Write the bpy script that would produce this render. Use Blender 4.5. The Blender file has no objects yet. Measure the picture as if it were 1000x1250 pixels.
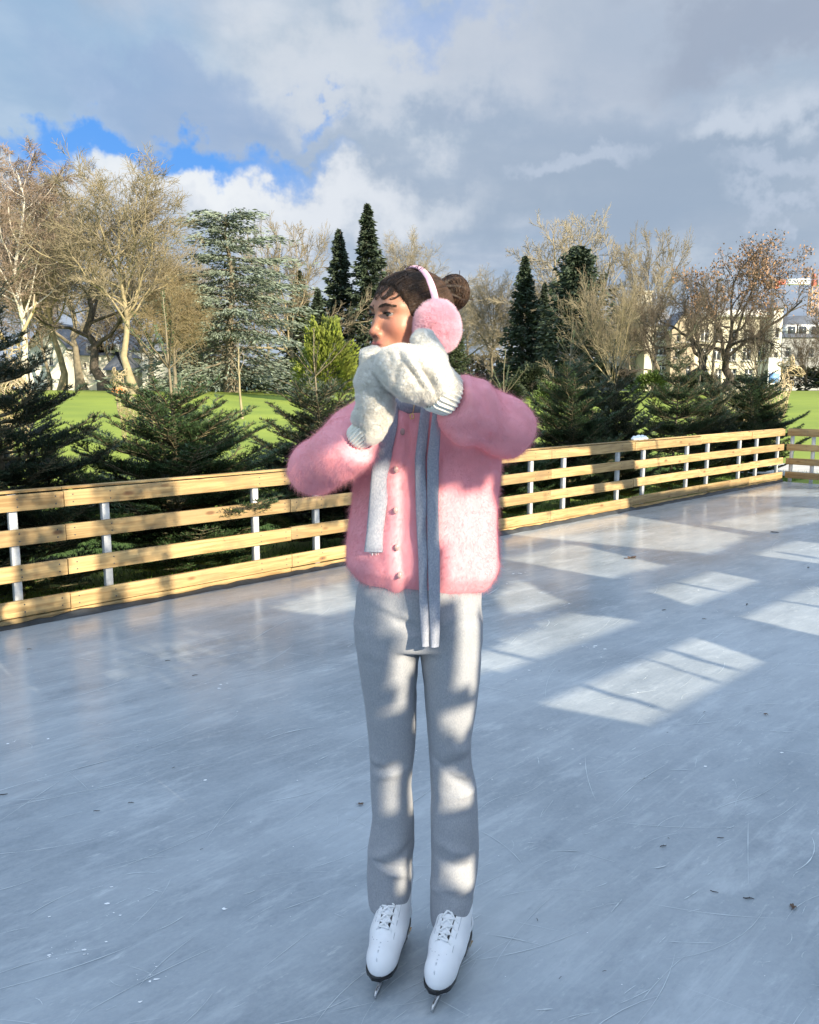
import bpy, math, random
import numpy as np
from mathutils import Vector, Matrix

S = bpy.context.scene
COL = S.collection
rad = math.radians

# ------------------------------------------------------------------ camera
CAM_H = 1.45
PITCH = math.atan(150 / 1000)
cam_d = bpy.data.cameras.new("camera"); cam = bpy.data.objects.new("camera", cam_d); COL.objects.link(cam)
cam.location = (0, 0, CAM_H); cam.rotation_euler = (rad(90) - PITCH, 0, 0)
cam_d.sensor_fit = 'HORIZONTAL'; cam_d.sensor_width = 36; cam_d.lens = 36
cam_d.clip_start = 0.05; cam_d.clip_end = 5000
S.camera = cam
S.render.resolution_x = 819; S.render.resolution_y = 1024

# ------------------------------------------------------------------ light
SUN_EL = rad(20.5)
SUN_TRAVEL = np.array([-.656 * math.cos(SUN_EL), .755 * math.cos(SUN_EL), -math.sin(SUN_EL)])
S.view_settings.view_transform = 'Standard'; S.view_settings.look = 'None'; S.view_settings.gamma = 1
EXPO = 1.15
S.view_settings.exposure = EXPO
sl = bpy.data.lights.new("sun", 'SUN'); sl.energy = 5.0; sl.angle = rad(0.5); sl.color = (1.0, .86, .64)
so = bpy.data.objects.new("sun", sl); COL.objects.link(so)
so.rotation_euler = Vector(SUN_TRAVEL).to_track_quat('-Z', 'Y').to_euler()

W = bpy.data.worlds.new("World"); S.world = W; W.use_nodes = True
nt = W.node_tree; nt.nodes.clear()
def wn(t, **k):
    n = nt.nodes.new(t)
    for a, b in k.items(): setattr(n, a, b)
    return n
def wl(a, b): nt.links.new(a, b)
SKY_STR = 0.1
wo = wn('ShaderNodeOutputWorld'); bg = wn('ShaderNodeBackground'); bg.inputs[1].default_value = SKY_STR
wl(bg.outputs[0], wo.inputs[0])
sky = wn('ShaderNodeTexSky', sky_type='NISHITA', sun_disc=False, sun_elevation=SUN_EL, sun_rotation=rad(139))
tc = wn('ShaderNodeTexCoord')
def wmath(op, a, b=None, clamp=False):
    n = wn('ShaderNodeMath', operation=op, use_clamp=clamp)
    for i, v in enumerate((a, b)):
        if v is None: continue
        if isinstance(v, (int, float)): n.inputs[i].default_value = v
        else: wl(v, n.inputs[i])
    return n.outputs[0]
def wvec(op, a, b=None):
    n = wn('ShaderNodeVectorMath', operation=op)
    for i, v in enumerate((a, b)):
        if v is None: continue
        if isinstance(v, tuple): n.inputs[i].default_value = v
        else: wl(v, n.inputs[i])
    return n
def wramp(x, lo, hi):
    n = wn('ShaderNodeMapRange', interpolation_type='SMOOTHSTEP'); n.clamp = True
    wl(x, n.inputs[0]); n.inputs[1].default_value = lo; n.inputs[2].default_value = hi
    return n.outputs[0]
def wmix(f, a, b):
    n = wn('ShaderNodeMix', data_type='RGBA')
    wl(f, n.inputs[0])
    for i, v in ((6, a), (7, b)):
        if isinstance(v, tuple): n.inputs[i].default_value = v + (1,)
        else: wl(v, n.inputs[i])
    return n.outputs[2]
D = tc.outputs['Generated']
sep = wn('ShaderNodeSeparateXYZ'); wl(D, sep.inputs[0])
zz = wmath('ADD', wmath('MAXIMUM', sep.outputs[2], 0.0), 0.16)
cmb = wn('ShaderNodeCombineXYZ')
wl(wmath('DIVIDE', sep.outputs[0], zz), cmb.inputs[0]); wl(wmath('DIVIDE', sep.outputs[1], zz), cmb.inputs[1])
def wnoise(vec, scale, detail=6, rough=.55, dist=0.0):
    n = wn('ShaderNodeTexNoise'); wl(vec, n.inputs['Vector'])
    n.inputs['Scale'].default_value = scale; n.inputs['Detail'].default_value = detail
    n.inputs['Roughness'].default_value = rough; n.inputs['Distortion'].default_value = dist
    return n
n_big = wnoise(cmb.outputs[0], 1.1, 8, .55, .3)
n_mid = wnoise(wvec('ADD', cmb.outputs[0], (7.3, 2.1, 0)).outputs[0], 3.0, 8, .6, .2)
n_warp = wnoise(D, 6.0, 6, .6)
warp = wvec('SCALE', wvec('SUBTRACT', n_warp.outputs['Color'], (.5, .5, .5)).outputs[0]); warp.inputs[3].default_value = .34
DW = wvec('ADD', D, warp.outputs[0]).outputs[0]
def pixdir(px, py):
    v = Vector(((px - 500) / 1000, math.cos(PITCH) + (625 - py) / 1000 * math.sin(PITCH), -math.sin(PITCH) + (625 - py) / 1000 * math.cos(PITCH)))
    return v.normalized()
def blob(px, py, wx, wz, soft=1.0, src=None):     # soft elliptical region of the sky about a fixed world direction
    c = pixdir(px, py)
    df = wvec('SUBTRACT', src or DW, tuple(c)).outputs[0]
    sc = wvec('MULTIPLY', df, (1000 / wx, 1000 / (wx + wz) * .9, 1000 / wz)).outputs[0]
    ln = wvec('LENGTH', sc).outputs['Value']
    return wramp(ln, 1.0 + .5 * soft, 1.0 - .6 * soft)
def K(r, g, b):                                    # display colour -> sky radiance before strength and exposure
    lin = lambda c: (c / 255 / 12.92 if c < 10 else ((c / 255 + .055) / 1.055) ** 2.4)
    k = 1 / (SKY_STR * 2 ** EXPO)
    return (lin(r) * k, lin(g) * k, lin(b) * k)
dens = wramp(n_big.outputs['Fac'], .36, .66)
fine = wramp(n_mid.outputs['Fac'], .32, .70)
cloud = wmix(fine, wmix(dens, K(160, 181, 206), K(190, 204, 219)), wmix(dens, K(172, 188, 211), K(224, 231, 240)))
elev = sep.outputs[2]
for (px, py, wx, wz, so_, colr, amt) in [
        (640, 215, 330, 75, 1.0, K(162, 179, 201), .8), (880, 270, 260, 70, 1.0, K(157, 175, 197), .75),
        (310, 232, 210, 42, .9, K(232, 237, 244), .9), (190, 208, 130, 24, .7, K(240, 244, 248), .9), (470, 75, 150, 40, 1.0, K(222, 228, 236), .65), (140, 128, 45, 26, .9, K(214, 225, 240), .7),
        (900, 180, 60, 26, 1.0, K(208, 218, 232), .75), (705, 215, 50, 16, 1.0, K(196, 208, 226), .6), (950, 250, 60, 15, 1.0, K(196, 208, 226), .6),
        (40, 60, 190, 90, 1.0, K(150, 188, 224), .55), (230, 110, 130, 36, 1.0, K(152, 176, 212), .6), (760, 40, 260, 60, 1.0, K(186, 196, 212), .6), (1000, 30, 160, 45, 1.0, K(156, 169, 190), .7)]:
    cloud = wmix(wmath('MULTIPLY', blob(px, py, wx, wz, so_), amt), cloud, colr)
gap = wmath('MAXIMUM', wmath('MULTIPLY', blob(165, 164, 175, 24, .8), 1.0), wmath('MULTIPLY', blob(375, 112, 26, 14, 1.0), .8))
gap = wmath('MAXIMUM', gap, wmath('MULTIPLY', blob(520, 35, 60, 28, 1.0), .35))
blue = wmix(wmath('ADD', 0.8, 0.0), sky.outputs[0], K(48, 143, 238))
cloud = wmix(gap, cloud, blue)
# sky behind and overhead made brighter to fill the shaded side
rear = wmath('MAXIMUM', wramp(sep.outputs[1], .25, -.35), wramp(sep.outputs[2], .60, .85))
sky_fill = wvec('SCALE', wmix(dens, K(160, 199, 242), K(228, 235, 244))); sky_fill.inputs[3].default_value = 1.8
cloud = wmix(rear, cloud, sky_fill.outputs[0])
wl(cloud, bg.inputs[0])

# ------------------------------------------------------------------ helpers
F_ = np.array([0, math.cos(PITCH), -math.sin(PITCH)]); U_ = np.array([0, math.sin(PITCH), math.cos(PITCH)]); C_ = np.array([0, 0, CAM_H])
def ray(px, py): return F_ + np.array([(px - 500) / 1000, 0, 0]) + (625 - py) / 1000 * U_
def at(px, py, Y): v = ray(px, py); return C_ + v * (Y / v[1])
def gr(px, py, z=0.0): v = ray(px, py); return C_ + v * ((z - CAM_H) / v[2])
def ppm(Y, py): v = ray(500, py); return v[1] / Y * 1000      # pixels per metre at that depth

def tag(o, label=None, cat=None, group=None, kind=None):
    for k, v in (('label', label), ('category', cat), ('group', group), ('kind', kind)):
        if v: o[k] = v
    return o
def empty(name, loc, rz=0, label=None, cat=None, group=None):
    o = bpy.data.objects.new(name, None); COL.objects.link(o); o.location = loc; o.rotation_euler = (0, 0, rz); o.empty_display_size = .1
    return tag(o, label, cat, group)
def mesh(name, V, Fs, smooth=True, normals=None, mats=None, fmat=None):
    me = bpy.data.meshes.new(name)
    V = np.asarray(V, dtype=np.float32).reshape(-1, 3)
    Fs = [np.asarray(f, dtype=np.int32) for f in (Fs if isinstance(Fs, list) else [Fs]) if len(f)]
    loops = np.concatenate([f.ravel() for f in Fs]); cnt = np.concatenate([np.full(len(f), f.shape[1]) for f in Fs])
    st = np.concatenate([[0], np.cumsum(cnt)[:-1]]).astype(np.int32)
    me.vertices.add(len(V)); me.vertices.foreach_set('co', V.ravel())
    me.loops.add(len(loops)); me.loops.foreach_set('vertex_index', loops.astype(np.int32))
    me.polygons.add(len(st)); me.polygons.foreach_set('loop_start', st)
    me.update(calc_edges=True); me.validate()
    if smooth: me.polygons.foreach_set('use_smooth', np.ones(len(me.polygons), dtype=bool))
    if mats:
        for m in mats: me.materials.append(m)
        if fmat is not None: me.polygons.foreach_set('material_index', np.asarray(fmat, dtype=np.int32))
    if normals is not None:
        me.normals_split_custom_set_from_vertices(np.asarray(normals, dtype=np.float32).tolist())
    return me
def obj(name, me, parent=None, mat=None, loc=None):
    o = bpy.data.objects.new(name, me); COL.objects.link(o)
    if mat and not me.materials: me.materials.append(mat)
    if loc is not None: o.location = loc
    if parent: o.parent = parent
    return o
class MB:
    def __init__(s): s.V = []; s.F = {}; s.n = 0
    def add(s, V, Fs):
        V = np.asarray(V, float).reshape(-1, 3)
        for f in (Fs if isinstance(Fs, list) else [Fs]):
            f = np.asarray(f)
            if len(f): s.F.setdefault(f.shape[1], []).append(f + s.n)
        s.V.append(V); s.n += len(V); return s
    def box(s, lo, hi, M=None):
        x0, y0, z0 = lo; x1, y1, z1 = hi
        V = np.array([(x0, y0, z0), (x1, y0, z0), (x1, y1, z0), (x0, y1, z0), (x0, y0, z1), (x1, y0, z1), (x1, y1, z1), (x0, y1, z1)], float)
        if M is not None: V = V @ np.array(M.to_3x3()).T + np.array(M.translation)
        return s.add(V, np.array([(0, 3, 2, 1), (4, 5, 6, 7), (0, 1, 5, 4), (1, 2, 6, 5), (2, 3, 7, 6), (3, 0, 4, 7)]))
    def tube(s, pts, r, sides=8, cap=True):
        V, F = tubes(np.asarray(pts, float)[None], np.broadcast_to(np.asarray(r, float), (len(pts),))[None], sides)
        s.add(V, F)
        if cap:
            K_ = len(pts)
            s.F.setdefault(sides, []).append(np.array([list(range(sides))[::-1], [(K_ - 1) * sides + i for i in range(sides)]]) + s.n - K_ * sides)
        return s
    def prism(s, poly, y0, y1):        # polygon in xz extruded along y
        n = len(poly); V = [(x, y0, z) for x, z in poly] + [(x, y1, z) for x, z in poly]
        s.add(V, [np.array([list(range(n))]), np.array([[n + i for i in range(n)][::-1]]), np.array([(i, n + i, n + (i + 1) % n, (i + 1) % n) for i in range(n)])])
        return s
    def data(s): return np.concatenate(s.V), [np.concatenate(v) for v in s.F.values()]
    def build(s, name, mat, parent=None, smooth=False, loc=None, bevel=0):
        V, F = s.data(); o = obj(name, mesh(name, V, F, smooth), parent, mat, loc)
        if bevel:
            b = o.modifiers.new('bevel', 'BEVEL'); b.width = bevel; b.segments = 2; b.limit_method = 'ANGLE'
        return o
def tubes(P, R, sides=5):
    n, k, _ = P.shape
    T = np.gradient(P, axis=1); T /= np.linalg.norm(T, axis=2, keepdims=True) + 1e-9
    ref = np.where(np.abs(T[:, :1, 2:3]) > .85, np.array([1., 0, 0]), np.array([0, 0, 1.]))
    ref = np.broadcast_to(ref, T.shape)
    A = np.cross(T, ref); A /= np.linalg.norm(A, axis=2, keepdims=True) + 1e-9
    B = np.cross(T, A)
    a = np.arange(sides) / sides * 2 * np.pi
    V = P[:, :, None] + R[:, :, None, None] * (A[:, :, None] * np.cos(a)[None, None, :, None] + B[:, :, None] * np.sin(a)[None, None, :, None])
    idx = np.arange(n * k * sides).reshape(n, k, sides)
    q = np.stack([idx[:, :-1], np.roll(idx, -1, 2)[:, :-1], np.roll(idx, -1, 2)[:, 1:], idx[:, 1:]], -1).reshape(-1, 4)
    return V.reshape(-1, 3), q

_rs = np.random.RandomState(5); _LAT = _rs.rand(64, 64, 64)
def vnoise(P, scale=1.0, seed=0):
    q = P * scale + seed * 7.31; i = np.floor(q).astype(int); f = q - i; f = f * f * (3 - 2 * f); i &= 63; j = (i + 1) & 63
    g = lambda a, b, c: _LAT[a, b, c]
    x0, y0, z0 = i.T; x1, y1, z1 = j.T; fx, fy, fz = f.T
    c00 = g(x0, y0, z0) * (1 - fx) + g(x1, y0, z0) * fx; c10 = g(x0, y1, z0) * (1 - fx) + g(x1, y1, z0) * fx
    c01 = g(x0, y0, z1) * (1 - fx) + g(x1, y0, z1) * fx; c11 = g(x0, y1, z1) * (1 - fx) + g(x1, y1, z1) * fx
    return (c00 * (1 - fy) + c10 * fy) * (1 - fz) + (c01 * (1 - fy) + c11 * fy) * fz - .5

# implicit surfaces -> mesh (naive surface nets)
def nets(fn, lo, hi, h):
    lo = np.array(lo, float); hi = np.array(hi, float); n = np.ceil((hi - lo) / h).astype(int) + 1
    ax = [lo[i] + np.arange(n[i]) * h for i in range(3)]
    G = np.stack(np.meshgrid(*ax, indexing='ij'), -1).reshape(-1, 3)
    v = fn(G).reshape(n); s = v < 0
    c = [(a, b, d) for a in (0, 1) for b in (0, 1) for d in (0, 1)]
    sl_ = lambda A, o: A[o[0]:A.shape[0] - 1 + o[0], o[1]:A.shape[1] - 1 + o[1], o[2]:A.shape[2] - 1 + o[2]]
    cnt = sum(sl_(s, o).astype(int) for o in c); act = (cnt > 0) & (cnt < 8)
    I = np.argwhere(act); acc = np.zeros((len(I), 3)); num = np.zeros(len(I))
    for o in c:
        for k in range(3):
            if o[k]: continue
            p = list(o); p[k] = 1
            va = v[tuple((I + o).T)]; vb = v[tuple((I + p).T)]; m = (va < 0) != (vb < 0)
            t = np.where(m, va / (va - vb + 1e-12), 0)
            pos = np.tile(np.array(o, float), (len(I), 1)); pos[:, k] += t
            acc += pos * m[:, None]; num += m
    V = lo + (I + acc / num[:, None]) * h
    idm = -np.ones(act.shape, int); idm[tuple(I.T)] = np.arange(len(I))
    Q = []
    for k in range(3):
        a, b = (k + 1) % 3, (k + 2) % 3
        sA = [slice(0, n[i]) for i in range(3)]; sB = list(sA); sA[k] = slice(0, n[k] - 1); sB[k] = slice(1, n[k])
        m = s[tuple(sA)] != s[tuple(sB)]; E_ = np.argwhere(m)
        ok = (E_[:, a] > 0) & (E_[:, b] > 0) & (E_[:, a] < n[a] - 1) & (E_[:, b] < n[b] - 1); E_ = E_[ok]
        inside = s[tuple(E_.T)]
        def cell(da, db):
            e = E_.copy(); e[:, a] -= da; e[:, b] -= db; return idm[tuple(e.T)]
        q = np.stack([cell(1, 1), cell(0, 1), cell(0, 0), cell(1, 0)], 1)
        q[~inside] = q[~inside][:, ::-1]
        Q.append(q)
    return V, np.concatenate(Q)
def vnormals(V, Q):
    N = np.zeros_like(V)
    fn = np.cross(V[Q[:, 2]] - V[Q[:, 0]], V[Q[:, 3]] - V[Q[:, 1]])
    for i in range(4): np.add.at(N, Q[:, i], fn)
    return N / (np.linalg.norm(N, axis=1, keepdims=True) + 1e-12)
def relax(V, Q, it=2, lam=.5):
    E_ = np.concatenate([Q[:, [0, 1]], Q[:, [1, 2]], Q[:, [2, 3]], Q[:, [3, 0]]])
    for _ in range(it):
        acc = np.zeros_like(V); c = np.zeros(len(V))
        np.add.at(acc, E_[:, 0], V[E_[:, 1]]); np.add.at(acc, E_[:, 1], V[E_[:, 0]]); np.add.at(c, E_.ravel(), 1)
        V = V + lam * (acc / c[:, None] - V)
    return V
def smin(a, b, k):
    h = np.clip(.5 + .5 * (b - a) / k, 0, 1); return b * (1 - h) + a * h - k * h * (1 - h)
def smax(a, b, k): return -smin(-a, -b, k)
def caps(P, a, b, ra, rb):
    a = np.array(a, float); b = np.array(b, float); ba = b - a; t = np.clip(((P - a) @ ba) / (ba @ ba), 0, 1)
    return np.linalg.norm(P - a - t[:, None] * ba, axis=1) - (ra + (rb - ra) * t)
def elli(P, c, r, Rm=None):
    q = P - np.array(c)
    if Rm is not None: q = q @ Rm
    r = np.array(r); k0 = np.linalg.norm(q / r, axis=1); k1 = np.linalg.norm(q / r ** 2, axis=1)
    return k0 * (k0 - 1) / (k1 + 1e-9)
def chain(P, pts, rs, k=.02):
    d = None
    for i in range(len(pts) - 1):
        e = caps(P, pts[i], pts[i + 1], rs[i], rs[i + 1]); d = e if d is None else smin(d, e, k)
    return d
def loft(P, rows, p=2.0):          # rows of (z, cx, cy, rx, ry)
    r = np.array(sorted(rows)); z = np.clip(P[:, 2], r[0, 0], r[-1, 0])
    cx, cy, rx, ry = (np.interp(z, r[:, 0], r[:, i]) for i in (1, 2, 3, 4))
    k = ((np.abs(P[:, 0] - cx) / rx) ** p + (np.abs(P[:, 1] - cy) / ry) ** p) ** (1 / p)
    d = (k - 1) * np.minimum(rx, ry)
    return smax(d, np.maximum(r[0, 0] - P[:, 2], P[:, 2] - r[-1, 0]), .012)
def surf_points(V, Q, n, rng, keep=None):
    a = np.linalg.norm(np.cross(V[Q[:, 2]] - V[Q[:, 0]], V[Q[:, 3]] - V[Q[:, 1]]), axis=1)
    if keep is not None: a = a * keep
    f = rng.choice(len(Q), n, p=a / a.sum()); u = rng.rand(n, 1); v = rng.rand(n, 1)
    return V[Q[f, 0]] * (1 - u) * (1 - v) + V[Q[f, 1]] * u * (1 - v) + V[Q[f, 2]] * u * v + V[Q[f, 3]] * (1 - u) * v, f
def furry(name, V, Q, mats, n, ln, wd, seed, lay=(0, 0, -.4), rnd=.5, up=1.0, parent=None, clump=0, halo=0, hln=.02, fname='fuzz'):
    """closed surface mesh plus a coat of fine hair strands as its child"""
    rng = np.random.RandomState(seed); N = vnormals(V, Q)
    o = obj(name, mesh(name, V, Q, True, None, mats[:1]), parent)
    n2 = n + halo; p, f = surf_points(V, Q, n2, rng); nn = N[Q[f]].mean(1); nn /= np.linalg.norm(nn, axis=1, keepdims=True) + 1e-9
    r3 = rng.randn(n2, 3)
    if clump: r3 = r3 * .5 + np.stack([vnoise(p, clump, s_) for s_ in (1, 2, 3)], 1) * 2.2
    d = nn * up + np.array(lay) * .5 + r3 * rnd; d /= np.linalg.norm(d, axis=1, keepdims=True); k = 5; L_ = ln * (.5 + rng.rand(n2, 1)); L_[n:] = hln * (.4 + rng.rand(halo, 1))
    pts = [p - nn * .0005]; q = p; bend = rng.randn(n2, 3) * rnd * .3 + np.array(lay) * .35
    for i in range(k - 1):
        q = q + d * L_ / (k - 1); pts.append(q); d = d + bend; d /= np.linalg.norm(d, axis=1, keepdims=True)
    P = np.stack(pts, 1).astype(np.float32); hc = bpy.data.hair_curves.new(fname); hc.add_curves([k] * n2); hc.attributes['position'].data.foreach_set('vector', P.ravel())
    ra = hc.attributes.get('radius') or hc.attributes.new('radius', 'FLOAT', 'POINT')
    rr = np.outer(np.where(np.arange(n2) < n, wd, wd * .55), [1, 1, .85, .6, .15]).astype(np.float32); ra.data.foreach_set('value', rr.ravel())
    hc.materials.append(mats[-1]); h = bpy.data.objects.new(fname, hc); COL.objects.link(h); h.parent = o; h['kind'] = 'stuff'
    return o

# ------------------------------------------------------------------ materials
def mat(name, col, rough=.7, var=.25, scale=4.0, bump=0.0, bscale=None, col2=None, metal=0, stretch=None, island=0, sheen=0, spec=.5, coord='Object', trans=0, detail=5):
    m = bpy.data.materials.new(name); m.use_nodes = True; t = m.node_tree; b = t.nodes['Principled BSDF']
    L = t.links.new; N = t.nodes.new
    tcn = N('ShaderNodeTexCoord'); src = tcn.outputs[coord]
    if stretch:
        mp = N('ShaderNodeMapping'); mp.inputs['Scale'].default_value = stretch; L(src, mp.inputs[0]); src = mp.outputs[0]
    no = N('ShaderNodeTexNoise'); no.inputs['Scale'].default_value = scale; no.inputs['Detail'].default_value = detail; no.inputs['Roughness'].default_value = .6
    L(src, no.inputs['Vector'])
    mr = N('ShaderNodeMapRange'); mr.inputs[1].default_value = .3; mr.inputs[2].default_value = .7; L(no.outputs['Fac'], mr.inputs[0])
    mx = N('ShaderNodeMix'); mx.data_type = 'RGBA'; L(mr.outputs[0], mx.inputs[0])
    c2 = col2 or tuple(min(1, c * (1 + var)) for c in col); c1 = tuple(c * (1 - var) for c in col) if not col2 else col
    mx.inputs[6].default_value = (*c1, 1); mx.inputs[7].default_value = (*c2, 1); out = mx.outputs[2]
    if island:
        ge = N('ShaderNodeNewGeometry'); hs = N('ShaderNodeHueSaturation'); m2 = N('ShaderNodeMapRange')
        L(ge.outputs['Random Per Island'], m2.inputs[0]); m2.inputs[3].default_value = 1 - island; m2.inputs[4].default_value = 1 + island
        L(m2.outputs[0], hs.inputs['Value']); L(out, hs.inputs['Color']); out = hs.outputs[0]
    L(out, b.inputs['Base Color']); b.inputs['Roughness'].default_value = rough; b.inputs['Metallic'].default_value = metal
    b.inputs['Specular IOR Level'].default_value = spec
    if sheen: b.inputs['Sheen Weight'].default_value = sheen; b.inputs['Sheen Roughness'].default_value = .5; b.inputs['Sheen Tint'].default_value = (*c2, 1)
    if trans:
        tb = N('ShaderNodeBsdfTranslucent'); L(out, tb.inputs[0]); ms = N('ShaderNodeMixShader'); ms.inputs[0].default_value = trans; L(b.outputs[0], ms.inputs[1]); L(tb.outputs[0], ms.inputs[2]); L(ms.outputs[0], t.nodes['Material Output'].inputs['Surface'])
    if bump:
        bn = N('ShaderNodeTexNoise'); bn.inputs['Scale'].default_value = bscale or scale * 6; bn.inputs['Detail'].default_value = 4; L(src, bn.inputs['Vector'])
        bu = N('ShaderNodeBump'); bu.inputs['Strength'].default_value = bump; bu.inputs['Distance'].default_value = .01; L(bn.outputs['Fac'], bu.inputs['Height']); L(bu.outputs[0], b.inputs['Normal'])
    return m
M = {}
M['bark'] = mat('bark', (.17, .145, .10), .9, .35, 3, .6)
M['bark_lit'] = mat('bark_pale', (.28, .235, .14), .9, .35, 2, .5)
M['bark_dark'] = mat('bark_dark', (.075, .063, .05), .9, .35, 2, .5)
M['bark_birch'] = mat('bark_birch', (.62, .58, .5), .8, .25, 2, .3, stretch=(1, 1, 5))
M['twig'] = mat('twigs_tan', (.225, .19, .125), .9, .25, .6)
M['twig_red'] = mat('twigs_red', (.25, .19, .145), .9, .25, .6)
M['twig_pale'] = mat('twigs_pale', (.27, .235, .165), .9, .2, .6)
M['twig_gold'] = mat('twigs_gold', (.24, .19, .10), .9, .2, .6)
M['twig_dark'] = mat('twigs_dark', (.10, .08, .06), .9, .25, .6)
M['spruce'] = mat('spruce_needles', (.035, .055, .03), .75, .4, .8, island=.35)
M['conifer_mid'] = mat('conifer_needles', (.06, .085, .035), .75, .4, .8, island=.35)
M['cedar'] = mat('cedar_needles', (.15, .185, .14), .8, .3, .8, island=.35)
M['yellowgreen'] = mat('golden_conifer_needles', (.135, .165, .022), .7, .45, 1.2, island=.4)
M['shrub'] = mat('shrub_leaves', (.035, .05, .022), .7, .4, 1.5, island=.4)
M['shrub_green'] = mat('green_shrub_leaves', (.085, .13, .03), .6, .35, 2, island=.4)
M['deadleaf'] = mat('brown_leaves', (.25, .15, .085), .8, .3, 2, island=.4)
M['fir'] = mat('fir_needles', (.045, .085, .03), .5, .35, 5, island=.4)
M['fir_dark'] = mat('fir_needles_dark', (.026, .045, .022), .5, .35, 5, island=.4)
M['fir_green'] = mat('fir_needles_green', (.034, .066, .024), .5, .35, 5, island=.4)
M['fir_stem'] = mat('fir_stem', (.19, .16, .10), .85, .3, 12, .3)
M['fir_wood'] = mat('fir_twig', (.13, .11, .06), .85, .3, 12, .3)
M['scrim'] = mat('scrim_sheet', (.76, .83, .92), .6, .05, 2, trans=.65)  # sheet of the added screen, translucent so sun passes as soft fill
M['galv'] = mat('galvanised_steel', (.50, .52, .54), .5, .15, 30, .1, metal=.35)
M['steel'] = mat('blade_steel', (.55, .56, .58), .22, .1, 30, metal=1)
M['liner'] = mat('black_liner', (.035, .04, .045), .6, .4, 8, .4)
M['white'] = mat('white_paint', (.78, .78, .76), .6, .06, 2)
M['wall_white'] = mat('white_render', (.68, .65, .57), .85, .08, .5)
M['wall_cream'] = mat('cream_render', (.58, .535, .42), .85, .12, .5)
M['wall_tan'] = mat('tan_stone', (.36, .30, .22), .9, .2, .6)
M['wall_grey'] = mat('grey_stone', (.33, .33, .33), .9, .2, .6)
M['slate'] = mat('slate_roof', (.13, .14, .16), .7, .25, 1.2)
M['glass_dark'] = mat('window_glass', (.05, .06, .075), .12, .3, .6)
M['crane_red'] = mat('crane_red', (.42, .09, .06), .6, .15, 1)
M['crane_white'] = mat('crane_white', (.8, .8, .8), .6, .05, 1)
M['crane_orange'] = mat('crane_orange', (.50, .33, .22), .6, .15, 1)
M['dark_metal'] = mat('dark_metal', (.05, .055, .06), .5, .2, 3)
M['wire'] = mat('gilt_wire', (.46, .37, .22), .45, .25, 9, metal=.3)
M['wire_dark'] = mat('black_wire', (.20, .18, .14), .5, .3, 9, metal=.3)
M['snow'] = mat('snow', (.86, .88, .9), .8, .04, 8, .5)
M['path'] = mat('pale_path', (.48, .47, .44), .9, .15, 3, .2)
M['leaf_bit'] = mat('dead_leaf', (.10, .055, .03), .7, .4, 30)
M['twig_bit'] = mat('dark_twig', (.03, .025, .02), .7, .3, 30)
M['orange'] = mat('orange_plastic', (.75, .22, .06), .6, .1, 2)
M['sign_blue'] = mat('blue_sign', (.15, .3, .6), .5, .1, 2)
M['stone'] = mat('pale_stone', (.45, .45, .43), .9, .2, 3)

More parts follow.
